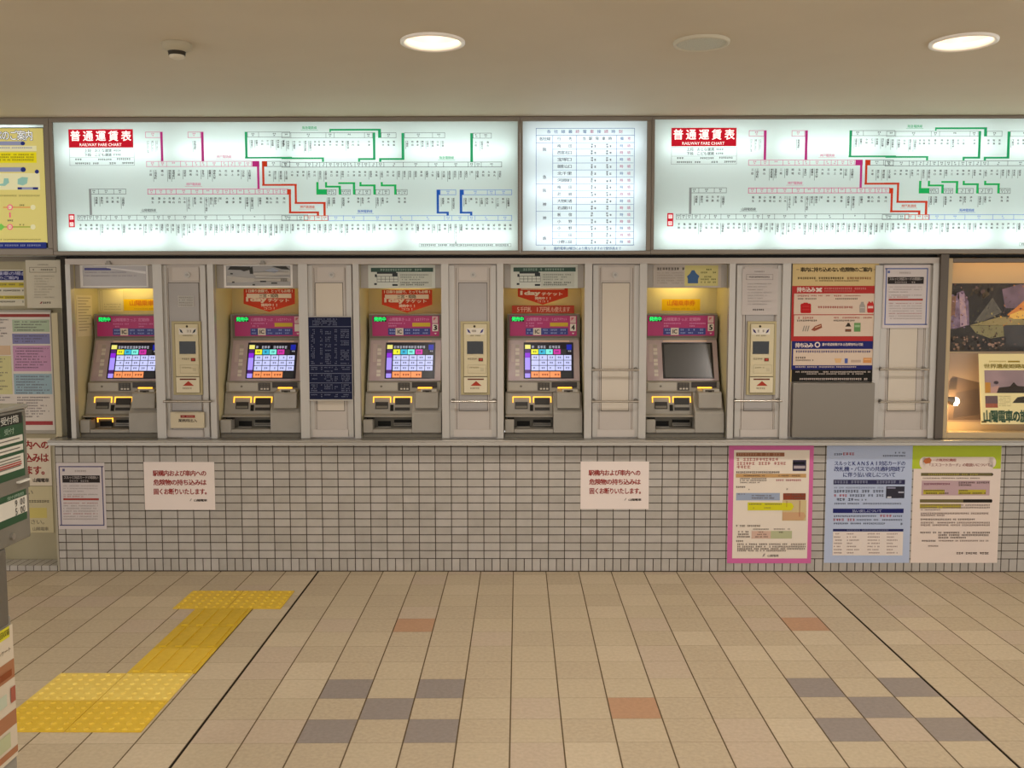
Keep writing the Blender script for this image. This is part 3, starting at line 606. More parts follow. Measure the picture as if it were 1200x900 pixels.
# hoods with their warm lamp, the notices clipped to them, and what hangs behind
HV = 338
for i in range(5):
    xa, xb = X(NICHE[i][0])+.001, X(NICHE[i][1])-.001
    t = thing('niche_hood', ['grey lamp hood over the leftmost ticket machine', 'grey lamp hood over the ticket machine left of the navy board', 'grey lamp hood over the ticket machine numbered 3', 'grey lamp hood over the ticket machine numbered 4', 'grey lamp hood over the dark-screened ticket machine'][i], 'hood', ((xa+xb)/2, .06, Z(HV, .06)), 'lamp hoods over the ticket machines')
    mb = MB(); z0, z1 = Z(HV-.5, .06), zT-.001
    mb.box(xa, xb, .055, .067, z0, z1, PANEL_D); mb.build('hood_panel', t, bevel=.0015); mb = MB(); mb.box(xa, xb, .32, .33, z0+.02, z1, PANEL_D); mb.build('rear_panel', t)
    mb = MB(); zl = z0+.03; xm = (xa+xb)/2
    mb.tube((xm-.13, .275, zl), (xm+.13, .275, zl), .012, M('#ffe08a', .5, 0, NICHE_STRENGTH*(1, .45, .45, .5, 1)[i]), 12); mb.build('lamp_tube', t)
def sheet(name, label, cat, Y, u0, v0, u1, v1, m=PAPER, t=.0015, group=None, dx=0, bevel=0):
    """a flat print standing off its wall by its own thickness; returns thing, surface for printing"""
    sf = S(Y, dx); p = base_of(u0, u1, v1, Y, dx)
    o = thing(name, label, cat, p, group)
    mb = MB(); mb.slab(sf, u0, v0, u1, v1, m, t); mb.build('sheet', o)
    return o, S(Y-t, dx)
CLIPM = M('#8a847a', .35, .6)
def clip(o, sf, u, v):
    mb = MB(); mb.slab(sf, u-2.2, v-3.2, u+2.2, v, CLIPM, .012); mb.slab(sf, u-3.5, v-.8, u+3.5, v+1.4, CLIPM, .016); mb.build('clip', o, bevel=.002)
HY = .0535
o, sf = sheet('hood_notice', 'white framed notice with a faded blue heading over the leftmost ticket machine', 'notice', HY, 94, 309.8, 173.5, 336.8, M('#dddad6', .5)); mb = MB()
mb.quad(sf, 97, 311.8, 171.5, 335, M('#a8a29f', .35, 0, 0, .6)); mb.quad(sf, 99, 314, 130, 316.8, M('#55558a', .5), 2); mb.scrib(sf, 99, 318.5, 150, 320, M('#8d8890', .5), 2); mb.scrib(sf, 99, 322.5, 160, 324, M('#8d8890', .5), 2)
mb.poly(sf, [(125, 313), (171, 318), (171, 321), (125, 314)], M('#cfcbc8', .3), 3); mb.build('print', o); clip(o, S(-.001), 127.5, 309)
o, sf = sheet('hood_notice', 'white framed notice with a black and white picture over the second machine', 'notice', HY, 262.5, 309.5, 343, 337, M('#e6e2dc', .5)); mb = MB()
mb.quad(sf, 265, 311.5, 340.5, 334.8, M('#8f8b85', .4, 0, 0, .6)); K1, K2, K3 = M('#3b3a36', .5), M('#b5b0a8', .5), M('#6b6862', .5)
mb.poly(sf, [(267, 316), (270, 312), (293, 312.5), (294, 316), (286, 318), (282, 316.5)], K1, 2); mb.poly(sf, [(318, 312), (335, 312), (340, 316), (330, 315.5)], K1, 2)
mb.poly(sf, [(292, 314), (296, 312.5), (297, 321), (293, 321)], K1, 3); mb.poly(sf, [(296, 320), (340, 317), (340, 322), (300, 325)], K2, 2); mb.poly(sf, [(266, 323), (290, 326), (340, 325), (340, 330), (266, 331)], K2, 2)
mb.poly(sf, [(310, 317), (320, 314), (327, 317), (322, 320)], M('#9aa0ac', .5), 3)
for a, b, c2 in ((270, 320, 273), (272, 330, 275), (305, 329, 312), (318, 331, 325), (296, 333, 299)): mb.quad(sf, a, b, c2, b+1.6, K1, 4)
for v in (318.5, 322.5, 326.5, 329.5): mb.quad(sf, 298, v, 338, v+.4, K3, 4)
for k in range(5): mb.quad(sf, 329+k*1.6, 326, 329.8+k*1.6, 330, K3, 5)
mb.build('print', o); clip(o, S(-.001), 308, 309)
def timetable_notice(label, u0, v0, u1, v1):
    o, sf = sheet('hood_notice', label, 'notice', HY, u0, v0, u1, v1, M('#c5c8be', .5), group='green-headed notices over the ticket machines'); mb = MB(); q = lambda a: u0+a*(u1-u0); r_ = lambda b: v0+b*(v1-v0)
    DG = M('#3c5248', .5); TK_ = M('#33383a', .5); mb.quad(sf, q(.04), r_(.12), q(.97), r_(.3), DG, 1); mb.scrib(sf, q(.18), r_(.16), q(.8), r_(.26), M('#8fa596', .5), 2)
    mb.quad(sf, q(.13), r_(.3), q(.42), r_(.38), TK_, 2); mb.quad(sf, q(.1), r_(.4), q(.13), r_(.52), TK_, 2); mb.quad(sf, q(.36), r_(.34), q(.44), r_(.48), TK_, 3); mb.quad(sf, q(.36), r_(.82), q(.44), r_(.9), TK_, 2); mb.quad(sf, q(.09), r_(.78), q(.13), r_(.86), TK_, 2)
    for b in (.48, .6, .72): mb.quad(sf, q(.13), r_(b), q(.44), r_(b)+.5, TK_, 1)
    for k in range(6): mb.quad(sf, q(.13+k*.062), r_(.48), q(.13+k*.062)+.4, r_(.74), TK_, 1)
    mb.quad(sf, q(.45), r_(.34), q(.95), r_(.95), M('#b9bcb0', .5), 1)
    for k, b in enumerate((.4, .5, .6, .73, .82)): mb.scrib(sf, q(.48), r_(b), q(.9-.06*(k % 3)), r_(b+.06), TK_ if k > 2 else M('#767b76', .5), 2)
    mb.build('print', o)
timetable_notice('green-headed timetable notice over the ticket machine numbered 3', 431.5, 310.5, 510, 337.8)
timetable_notice('green-headed timetable notice over the ticket machine numbered 4', 598.5, 310, 677, 337.8)
o, sf = sheet('hood_notice', 'white and yellow notice with a blue badge over the dark-screened machine', 'notice', HY, 765.5, 309.5, 845, 337.2, M('#b5aca2', .5)); mb = MB()
mb.quad(sf, 802.5, 311, 841.5, 335, M('#c4bb7c', .5)); mb.poly(sf, [(806, 332), (806, 327), (805, 324), (808.5, 320.5), (810.5, 317), (813.5, 316.5), (816, 320.5), (819.5, 323.5), (818, 327), (818, 332)], M('#41618a', .5), 2)
mb.scrib(sf, 769.5, 313.5, 802.5, 316.6, M('#4a443c', .5), 2)
for v in (319, 322, 325, 328, 331): mb.scrib(sf, 770, v, 801, v+1.5, M('#a39a90', .5), 2)
for k, v in enumerate((315, 318.5, 323.5, 326.5, 329.8)): mb.scrib(sf, 825 if k in (0, 2) else 821, v, 834 if k in (0, 2) else 839, v+1.8, M('#4f5a30', .5), 2)
mb.build('print', o)
# pennants
PR = M('#cf3f1e', .5); PW = M('#f2dcc0', .5); PO = M('#e8501c', .5)
def pennant(label, cut, u0, u1, va, vb, vc):
    Yp = .215; p = base_of(u0, u1, vc, Yp); o = thing('ticket_pennant', label, 'sign', p, 'red pentagon ticket signs over the machines'); sf = S(Yp)
    um = (u0+u1)/2; pts = [(u0, va), (u1, va), (u1, vb), (um, vc), (u0, vb)]
    mb = MB(); fr_ = [sf.pt(u, v, 0) for u, v in pts]; bk = [p_+Vector((0, .003, 0)) for p_ in fr_]; n = 5
    mb.add(fr_+bk, [tuple(range(5))[::-1], tuple(range(5, 10))]+[(k, (k+1) % 5, 5+(k+1) % 5, 5+k) for k in range(5)], PR); mb.build('board', o)
    mb = MB(); h = vc-va if not cut else 25
    y = (lambda f: va+f*h) if not cut else (lambda f: va-6+f*h)
    q = lambda f: u0+f*(u1-u0)
    if not cut:
        mb.text(sf, '1日乗り放題で、とってもお得!', q(.02), y(.03), q(.98), y(.16), PW, 1, .03); mb.quad(sf, q(.06), y(.21), q(.93), y(.4), PW, 1); mb.text(sf, '三宮・姫路', q(.3), y(.22), q(.68), y(.38), M('#5a4a1a', .5), 2, .02)
    else: mb.quad(sf, q(.06), va+.4, q(.93), va+1.4, PW, 1)
    mb.text(sf, '1day', q(.06), y(.36), q(.44), y(.6), PW, 3, .05); mb.text(sf, 'チケット', q(.47), y(.42), q(.9), y(.58), PW, 3, .03)
    mb.text(sf, '発売中!!', q(.34), y(.64), q(.68), y(.77), PW, 1, .03); mb.text(sf, 'ココ!', q(.38), y(.8), q(.64), y(.9), PW, 1, .02); mb.build('lettering', o)
pennant('red pentagon sign above the ticket machine left of the navy board', False, 285.5, 345.5, 338.5, 356, 365.5)
pennant('red pentagon sign above the ticket machine numbered 3', False, 447.5, 506.5, 339.5, 357, 366.5)
pennant('bright red pentagon sign cut off at its top, above the ticket machine numbered 4', True, 606.8, 665.6, 338, 347.5, 357.2)
o, sf = sheet('banner_strip', 'red banner strip with pale letters on top of the ticket machine numbered 4', 'sign', .242, 600, 358, 672.8, 367.2, M('#b0402c', .5), .004)
mb = MB(); mb.text(sf, '5千円札 1万円札も使えます', 605, 359.6, 668, 365.8, M('#e2b8a0', .5), 1, .02); mb.build('lettering', o)
for lab, u0, u1, cen in (('yellow sticker on the back wall above the leftmost ticket machine', 145, 194, 0), ('yellow sticker on the back wall above the dark-screened ticket machine', 775.5, 820.5, 0)):
    o, sf = sheet('yellow_sticker', lab, 'sticker', ND-.0005, u0, 350.5, u1, 364, M('#e0b800', .5), .001, 'yellow stickers above the machines')
    mb = MB(); k = (u1-u0)/45; mb.text(sf, '山陽乗車券', u0+6*k, 352, u1-6*k, 358.5, M('#c97a10', .5), 1, .03); mb.scrib(sf, u0+8*k, 361, u1-6*k, 362.6, M('#b89a10', .5), 1); mb.build('lettering', o)
# papers inside the first niche
xs = X(NICHE[0][0])+.0005
o = thing('niche_notice', 'narrow white notice taped on the left inner wall beside the leftmost machine', 'notice', (xs, .16, Z(395, .16, 97)))
mb = MB(); ya, yb, za, zb = .06, .27, Z(394, .15, 97), Z(346, .15, 97)
PWH = M('#d8cdae', .6); mb.box(xs, xs+.001, ya, yb, za, zb, PWH); mb.build('sheet', o)
mb = MB()
for k in range(12): mb.box(xs+.001, xs+.0014, ya+.02, yb-.02-(k % 3)*.03, zb-.02-k*.018, zb-.014-k*.018, M('#a89e86', .6))
mb.build('lettering', o)
o, sf = sheet('niche_notice', 'small pale notice on the back wall left of the yellow sticker, leftmost machine', 'notice', ND-.0005, 115, 340, 144, 365, M('#d8cfa8', .6), .001)
mb = MB(); mb.outline(sf, 117, 340.5, 120, 364, M('#b0a880', .6), .4)
for k in range(3): mb.scrib(sf, 122, 356+k*3, 142, 357.3+k*3, M('#a89e80', .6), 1)
mb.build('lettering', o)
#@@DOORS
# ------------------------------------------------------------------ service doors between the machines
DOORS = [(192.5, 244.5, 'card'), (362, 414, 'plain'), (526.5, 582, 'card'), (694, 748.5, 'clear'), (861, 915, 'card'), (925.5, 1020, 'steel'), (1029, 1090, 'clear')]
BEIGE = M('#c9bfb0', .5); STRIP = noise_mat('strip_panel', '#9f9a96', '#a6a19d', 3, .4)
SD = S(.034)
for i, (a, b, kind) in enumerate(DOORS):
    t = bpy.data.objects.new('door_%d' % (i+1), None); COL.objects.link(t); t.location = ((X(a)+X(b))/2, .034, ZLEDGE); struct(t)
    mb = MB(); mb.slab(SD, a, 310.2, b, 512.6, PANEL, .012); wd = b-a
    if kind != 'steel':
        mb.slab(SD, a+.3, 311, a+wd*.12, 511.5, FRAME_M, .018); mb.slab(SD, b-wd*.12, 311, b-.3, 511.5, FRAME_M, .018)
        for f in (.155, .19, .81, .85): mb.slab(SD, a+wd*f-.25, 314, a+wd*f+.25, 503, GROOVE if f in (.155, .85) else FRAME_M, .0125)
        mb.slab(SD, a+wd*.2, 313, b-wd*.2, 329, M('#bdb4ab', .4), .017); mb.slab(SD, a+wd*.1, 503, b-wd*.1, 511.5, M('#bdb4ab', .4), .022)
    mb.build('door_leaf', t, bevel=.001)
    ca, cb = a+wd*.215, b-wd*.22
    if kind == 'card': ca, cb = {0: (200, 236), 2: (537.5, 571.5), 4: (872, 906)}[i]
    if kind == 'clear': ca, cb = {3: (704.3, 737.3), 6: (1040.5, 1074)}[i]
    if kind == 'plain': ca, cb = 371, 403.5
    if kind != 'steel':
        mb = MB(); v0 = 331.3
        mb.slab(SD, ca, v0, cb, 481.4, GROOVE, .0135); mb.slab(SD, ca+.6, v0+.6, cb-.6, 480.8, STRIP if kind == 'card' else BEIGE, .0145); mb.build('inset_panel', t)
        if i in (4, 6): continue
        mb = MB(); u = (a+b)/2; p = P(u, 322, .0); mb.tube((p.x, .02, p.z), (p.x, .008, p.z), .018, FRAME_M, 20); mb.tube((p.x, .012, p.z), (p.x, .004, p.z), .008, M('#8f8a82', .3, .6), 16); mb.build('lock', t)
    else:
        mb = MB(); mb.slab(SD, 926, 448, 1021, 511.5, M('#7f786d', .34, .55), .05); mb.build('steel_cover', t, bevel=.003)
mb = MB(); mb.slab(SD, 1021, 311, 1028.5, 512.5, FRAME_M, .03); struct(mb.build('trim_6', bevel=.002))
# rails
def rail(label, u0, u1, v, r=.0065, y=-.035):
    a, b = P(u0, v, y), P(u1, v, y); t = thing('bag_rail', label, 'rail', ((a.x+b.x)/2, y, a.z), 'steel bag rails on the service doors')
    mb = MB(); mb.tube((a.x, y, a.z), (b.x, y, a.z), r, M('#b8b2a8', .25, .8), 12); mb.build('rod', t)
    for u in (u0+2.5, u1-2.5):
        x = P(u, v, y).x; mb = MB(); mb.tube((x, .024, a.z), (x, y, a.z), .006, M('#6c655b', .35, .7), 10); mb.tube((x, .022, a.z), (x, .012, a.z), .014, M('#7d766c', .35, .7), 14); mb.build('bracket', t)
rail('thin steel rail below the card reader, left of the navy board', 191.5, 247.5, 470.5)
rail('thin steel rail below the card reader between machines 3 and 4', 528, 581.5, 470.5)
rail('upper of two steel rails on the door between machines 4 and 5', 693.5, 748.5, 433.5); rail('lower of two steel rails on the door between machines 4 and 5', 693.5, 748.5, 470.5)
rail('thin steel rail below the card reader right of the dark-screened machine', 860.5, 916.5, 470)
rail('upper of two steel rails under the blue-framed notice', 1032, 1089, 432.8); rail('lower of two steel rails under the blue-framed notice', 1032, 1089, 471)
# card readers
CB = M('#c9bd9a', .45); CBL = M('#d3c8aa', .45)
def reader(label, u0, dv, bird):
    du = u0-204.5; sf = S(.02); p = base_of(u0, u0+32, 462.5, .02); t = thing('card_reader', label, 'card reader', p, 'cream card readers on the service doors')
    mb = MB(); mb.slab(sf, 203+du, 376.5, 237+du, 462.5, M('#b3a781', .5), .012); mb.slab(sf, 206+du, 379, 234.5+du, 460.5, M('#7d7358', .5), .0125); mb.slab(sf, 206.8+du, 379.6, 233.8+du, 440.8, CB, .02); mb.build('body', t, bevel=.002)
    f = S(0.0); mb = MB(); mb.slab(f, 206.8+du, 442, 233.8+du, 460, CBL, .003); mb.quad(f, 211+du, 443.6, 230+du, 445.2, M('#6a3a2c', .5), 6)
    mb.poly(f, [(214.5+du, 452), (221+du, 446.5), (227.5+du, 452)], M('#a83c2a', .5), 6); mb.scrib(f, 214+du, 454, 225+du, 456, M('#9a8f78', .5), 6); mb.build('card_slot', t)
    mb = MB(); mb.ell(f, 219+du, 382.5, 1.4, 1.4, M('#4a4030', .5)); mb.quad(f, 209.5+du, 384.5, 230.5+du, 392, M('#d9d2c4', .5))
    bm_ = M(bird, .5)
    mb.poly(f, [(210.2+du, 385.2), (213+du, 387), (214.6+du, 390.6), (211.5+du, 389.2)], bm_, 2); mb.poly(f, [(229.8+du, 385.2), (227+du, 387), (225.4+du, 390.6), (228.5+du, 389.2)], bm_, 2); mb.scrib(f, 215.5+du, 386.5, 224.5+du, 389.5, M('#9a9080', .5), 2); mb.scrib(f, 214+du, 392.5, 226+du, 394, M('#8a806c', .5), 2)
    mb.scrib(f, 211+du, 419.5, 222+du, 421.5, M('#8a806c', .5), 2); mb.quad(f, 223.8+du, 419.6, 229+du, 423.4, M('#6a2a1e', .5), 2); mb.quad(f, 224.8+du, 420.4, 228+du, 422.4, M('#b8463a', .5), 3)
    mb.outline(f, 211+du, 427.5, 232.5+du, 437.5, M('#aa9f82', .5), .4); mb.scrib(f, 213+du, 430, 224+du, 431.6, M('#a39878', .5), 2); mb.quad(f, 226+du, 431.5, 230+du, 435, M('#bdb295', .5), 2); mb.build('label_print', t)
    mb = MB(); mb.slab(f, 210.3+du, 400, 229.3+du, 414.8, M('#181a18', .2), .002); mb.build('display', t)
reader('cream card reader left of the second ticket machine, above a small white sign', 204.5, 0, '#2f3a44'); reader('cream card reader between ticket machines 3 and 4', 541.5, 0, '#3c3a7a'); reader('cream card reader under the paper notice, right of the dark-screened machine', 876.3, 0, '#3a3060')
o, sf = sheet('small_sticker', 'small white sticker above the card reader left of the second machine', 'sticker', .0185, 208.5, 346.5, 227, 359.8, M('#b9b5ae', .5), .001); mb = MB()
for k in range(4): mb.scrib(sf, 209.5, 347.8+k*3, 226, 349.6+k*3, M('#8f8b84', .5), 1)
mb.build('lettering', o)
o = thing('small_sign', 'small cream box sign with red heading under the card reader, left door', 'sign', base_of(201, 240.5, 501, .01)); sf = S(.01)
mb = MB(); mb.slab(sf, 201, 482.5, 240.3, 501.3, M('#c9bda2', .5), .02); mb.build('board', o, bevel=.003); sf = S(-.01); mb = MB()
mb.quad(sf, 211.5, 486.4, 228.5, 489.6, M('#8c2a26', .5)); mb.scrib(sf, 213, 487.2, 227, 488.8, M('#c98a7a', .5), 2); mb.text(sf, '業務用出入口'[:5], 209, 491, 231, 494.8, M('#3a322a', .5), 1, .02); mb.scrib(sf, 205, 483.4, 236, 484.4, M('#b0a48c', .5), 1); mb.build('lettering', o)
# navy timetable board
o = thing('navy_board', 'navy notice board of small white columns between second and third ticket machines', 'notice board', base_of(361, 414, 469, 0)); sf = S(.012)
mb = MB(); mb.slab(sf, 360.5, 370.5, 413.8, 469.3, FRAME_M, .02); mb.build('frame', o, bevel=.002); f = S(-.008); mb = MB(); mb.slab(f, 362, 371.6, 412.4, 468, M('#131938', .6), .001); mb.build('board', o); f = S(-.009); mb = MB(); WL = M('#7d8398', .5)
for v in (382.5, 428, 437.3, 448.5, 459.6): mb.quad(f, 362.5, v, 412, v+.5, WL, 1)
for v in (373.3, 375.6, 377.8, 380): mb.scrib(f, 366, v, 395, v+1.3, WL, 1, .7)
r2 = random.Random(11)
for k in range(19):
    v = 386+k*2.18
    for a, b in ((364.5, 369), (375, 378), (381, 388), (392, 395), (399, 409)):
        if r2.random() < .8: mb.scrib(f, a, v, b, v+1.2, WL, 1, .8)
for v0, n in ((430, 3), (439, 4), (450.5, 4), (462, 2)):
    for k in range(n):
        for a, b in ((364.5, 372), (376, 378), (380, 390), (392, 396), (400, 410)):
            if r2.random() < .8: mb.scrib(f, a, v0+k*2.2, b, v0+k*2.2+1.2, WL, 1, .8)
mb.build('lettering', o)
# notices on the doors at the right
def framed_notice(label, Y, u0, v0, u1, v1, blue):
    o, sf = sheet('framed_notice', label, 'notice', Y, u0, v0, u1, v1, M('#c9c0be', .55)); W_, H_ = u1-u0, v1-v0; q = lambda a: u0+a*W_; r_ = lambda b: v0+b*H_
    mb = MB(); B_ = M(blue, .5)
    mb.outline(sf, q(.045), r_(.05), q(.955), r_(.95), B_, 1.3); mb.quad(sf, q(.1), r_(.09), q(.15), r_(.13), B_, 1); mb.build('border', o)
    mb = MB(); K = M('#2a2422', .5); G_ = M('#a39894', .5); mb.quad(sf, q(.1), r_(.19), q(.88), r_(.3), K, 1); mb.text(sf, 'スルッと対応カードの取扱い', q(.13), r_(.2), q(.85), r_(.245), M('#b8aeaa', .5), 2); mb.scrib(sf, q(.25), r_(.26), q(.7), r_(.29), M('#9a908c', .5), 2); mb.build('headline', o)
    mb = MB(); mb.quad(sf, q(.12), r_(.535), q(.86), r_(.565), M('#9c4038', .5), 1); mb.scrib(sf, q(.35), r_(.11), q(.6), r_(.14), G_, 1)
    for k, b in enumerate((.34, .38, .42, .47, .5, .6, .64, .68, .72, .76, .8, .84)): mb.scrib(sf, q(.12), r_(b), q(.84-.3*(k in (2, 4))), r_(b+.018), M('#b07a74', .5) if k in (4, 5, 9) else G_, 1)
    mb.build('lettering', o); return o
framed_notice('white notice with blue border and black heading above the right-hand rails', .013, 1034.8, 310.5, 1089, 384.5, '#5c6a9c')
framed_notice('white notice with violet border taped on the tiles under the leftmost machine', -.0035, 67.5, 542.3, 123.8, 620, '#5f5a7c')
o, sf = sheet('paper_notice', 'plain white paper notice above the card reader right of the dark-screened machine', 'notice', .013, 869.5, 314.5, 911.5, 369, M('#bdb5b0', .6), .001); mb = MB(); G_ = M('#8f8884', .5)
mb.outline(sf, 874.5, 321.3, 906, 328, G_, .5); mb.scrib(sf, 884, 317.5, 896, 319, G_); mb.scrib(sf, 878, 323.6, 902, 325.6, M('#6f6864', .5)); mb.scrib(sf, 882, 362, 895.5, 364, M('#4f4844', .5))
for k in range(8): mb.scrib(sf, 876, 332+k*3.4, 904-(k % 3)*5, 333.3+k*3.4, M('#a8a09c', .5))
mb.build('lettering', o)
# the dangerous goods poster
o, sf = sheet('poster', 'large yellow, red and navy poster of forbidden goods above the steel cover', 'poster', .0135, 927.5, 308.8, 1028, 447.5, M('#c8b07c', .5), .0015)
cx = lambda a: 915+a/6; cy = lambda b: 305+b/6
mb = MB(); REDP = M('#a92e2a', .5); NVP = M('#1e2264', .5); PPR = M('#cdb9a6', .55)
mb.quad(sf, 927.5, cy(180), 1028, cy(568), REDP); mb.quad(sf, cx(92), cy(234), cx(680), cy(380), PPR, 2); mb.quad(sf, cx(92), cy(386), cx(674), cy(534), PPR, 2); mb.build('red_panel', o)
mb = MB(); mb.quad(sf, 927.5, cy(568), 1027.5, cy(770), NVP); mb.quad(sf, 927.5, cy(768), 1027, 447.4, M('#16140f', .5)); mb.quad(sf, cx(86), cy(624), cx(664), cy(738), PPR, 2); mb.build('navy_panel', o)
mb = MB(); KB = M('#2c2416', .5); WB = M('#d9c9bd', .5); RT = M('#a8443c', .5)
mb.text(sf, '車内に持ち込めない危険物のご案内', cx(138), cy(50), cx(642), cy(82), KB, 1, .03); mb.quad(sf, cx(108), cy(64), cx(130), cy(67), KB); mb.quad(sf, cx(652), cy(64), cx(674), cy(67), KB); mb.scrib(sf, cx(118), cy(118), cx(460), cy(134), M('#5a4a28', .5)); mb.scrib(sf, cx(465), cy(118), cx(655), cy(134), M('#8a5a30', .5)); mb.scrib(sf, cx(240), cy(140), cx(550), cy(149), M('#7a6a40', .5)); mb.build('headline', o)
mb = MB(); mb.text(sf, '持ち込み', cx(114), cy(190), cx(242), cy(224), WB, 2, .04); mb.text(sf, '×', cx(250), cy(194), cx(286), cy(222), WB, 2, .05); mb.scrib(sf, cx(305), cy(192), cx(615), cy(206), M('#d0867c', .5), 2); mb.scrib(sf, cx(305), cy(212), cx(520), cy(221), M('#c0766c', .5), 2)
mb.text(sf, '持ち込み', cx(102), cy(582), cx(228), cy(614), WB, 2, .04)
n = 24; mb.add([sf.pt(cx(257)+math.cos(2*math.pi*k/n)*r_, cy(594)+math.sin(2*math.pi*k/n)*r_, 2) for r_ in (3.3, 1.9) for k in range(n)], [(k, n+k, n+(k+1) % n, (k+1) % n) for k in range(n)], WB)
mb.text(sf, '量や荷姿制限がある危険物持込可能', cx(290), cy(582), cx(578), cy(602), WB, 2, .02)
for a, b, c2, d, m in ((116, 244, 200, 256, RT), (210, 244, 345, 254, RT), (372, 244, 440, 256, RT), (445, 246, 560, 254, RT), (118, 266, 250, 276, KB), (372, 266, 540, 276, KB), (258, 322, 508, 338, RT), (118, 398, 230, 412, RT), (370, 398, 640, 410, RT), (112, 418, 255, 430, KB), (370, 418, 520, 430, KB), (104, 634, 632, 650, M('#2e3070', .5)), (102, 678, 235, 692, KB), (102, 698, 230, 708, KB), (102, 745, 530, 755, WB), (102, 780, 630, 790, WB), (180, 795, 580, 803, WB), (130, 828, 610, 842, WB)): mb.scrib(sf, cx(a), cy(b), cx(c2), cy(d), m, 3)
mb.build('lettering', o)
def pic(name, *fs):
    mb = MB()
    for f in fs: f(mb)
    mb.build(name, o)
Q = lambda a, b, c2, d, h, l=3: (lambda mb: mb.quad(sf, cx(a), cy(b), cx(c2), cy(d), M(h, .5), l))
PG = lambda pts, h, l=3: (lambda mb: mb.poly(sf, [(cx(x), cy(y)) for x, y in pts], M(h, .5), l))
pic('fuel_can_picture', PG([(138, 312), (146, 304), (156, 304), (160, 298), (188, 298), (192, 304), (206, 304), (212, 312), (212, 366), (206, 372), (144, 372), (138, 366)], '#b01818'), Q(150, 322, 200, 326, '#c83a34', 4), Q(150, 345, 200, 349, '#c83a34', 4))
pic('gas_cylinder_picture', PG([(552, 318), (560, 306), (564, 292), (582, 292), (584, 306), (592, 318), (592, 368), (552, 368)], '#9a938c'), Q(556, 330, 588, 336, '#b8b2aa', 4))
pic('spray_can_picture', PG([(606, 308), (614, 300), (616, 290), (624, 290), (630, 298), (636, 298), (638, 290), (646, 290), (648, 300), (654, 308), (654, 362), (648, 369), (612, 369), (606, 362)], '#b82c28'), Q(612, 322, 648, 338, '#d8b8b0', 4))
for k in range(3): pic('match_picture', PG([(150+k*16, 500), (162+k*16, 460), (170+k*16, 460), (158+k*16, 500)], '#8a857a'))
pic('firework_picture', PG([(212, 490), (240, 462), (284, 446), (290, 474), (236, 498)], '#8c4a36'), PG([(240, 470), (280, 456), (282, 462), (242, 478)], '#c8a080', 4))
pic('bottle_picture', PG([(452, 466), (466, 448), (468, 440), (482, 440), (484, 448), (494, 466)], '#2c2416'))
pic('tin_picture', Q(452, 484, 494, 502, '#5a3a2a'), Q(456, 490, 490, 496, '#8a5a40', 4))
pic('carton_picture', Q(514, 440, 560, 502, '#5f8a52'), Q(518, 455, 556, 470, '#8fae82', 4))
pic('basket_picture', PG([(376, 690), (428, 690), (420, 722), (384, 722)], '#d0a878'))
pic('blue_can_picture', Q(448, 690, 470, 724, '#4a5a9a')); pic('tray_picture', Q(492, 700, 562, 718, '#b09a88')); pic('parcel_picture', Q(578, 686, 638, 722, '#c88a50'), Q(584, 694, 632, 700, '#e0b080', 4))
#@@LOWER
# ------------------------------------------------------------------ signs and posters on the tiles
MAR = M('#96302c', .5)
def red_sign(label, Y, u0, v0, u1, v1, g=None):
    o, sf = sheet('warning_sign', label, 'sign', Y, u0, v0, u1, v1, M('#e8dbd3', .5), .003, g); W_, H_ = u1-u0, v1-v0; mb = MB()
    for s_, a, b, c2, d in (('駅構内および車内への', .12, .18, .88, .3), ('危険物の持ち込みは', .13, .37, .88, .49), ('固くお断りいたします。', .13, .56, .93, .685)): mb.text(sf, s_, u0+a*W_, v0+b*H_, u0+c2*W_, v0+d*H_, MAR, 1, .028)
    mb.text(sf, '山陽電車', u0+.7*W_, v0+.78*H_, u0+.89*W_, v0+.83*H_, M('#3a302a', .5), 1, .03); mb.poly(sf, [(u0+.64*W_, v0+.82*H_), (u0+.66*W_, v0+.77*H_), (u0+.675*W_, v0+.77*H_), (u0+.655*W_, v0+.82*H_)], M('#a89c94', .5)); mb.build('lettering', o); return o
red_sign('white sign with dark red letters on the tiles below the second ticket machine, left one', -.0035, 169.3, 541.3, 251.8, 597.3, 'white warning signs on the tiles')
red_sign('white sign with dark red letters on the tiles below the door rails, right one', -.0035, 680.3, 540.8, 760.3, 596.5, 'white warning signs on the tiles')
# pink poster
o, sf = sheet('poster', 'pink-bordered poster with a yellow arrow bar, on the tiles, leftmost of three', 'poster', -.0035, 853.2, 521.2, 952, 660, M('#cf689f', .5), .0015)
k_ = 683/110; cx = lambda a: 850+a/k_; cy = lambda b: 520+b/k_*1.0
mb = MB(); mb.quad(sf, cx(56), cy(46), cx(604), cy(834), M('#e4d8c8', .55)); mb.build('paper', o)
mb = MB(); BRN = M('#8f5c40', .5); TXT = M('#6f5f54', .5); PKT = M('#c47a74', .5)
mb.quad(sf, cx(78), cy(64), cx(430), cy(92), BRN, 2); mb.scrib(sf, cx(84), cy(68), cx(400), cy(86), M('#b88a6c', .5), 3)
for a, b, c2 in ((80, 103, 385), (80, 132, 465), (80, 158, 185)): mb.scrib(sf, cx(a), cy(b), cx(c2), cy(b+22), PKT, 2)
mb.build('headline', o); mb = MB()
mb.quad(sf, cx(490), cy(118), cx(588), cy(198), M('#3a3348', .5), 2); mb.quad(sf, cx(498), cy(160), cx(580), cy(180), M('#b0a4a8', .5), 3); mb.quad(sf, cx(490), cy(132), cx(575), cy(150), M('#15141c', .5), 3); mb.build('photo', o); mb = MB()
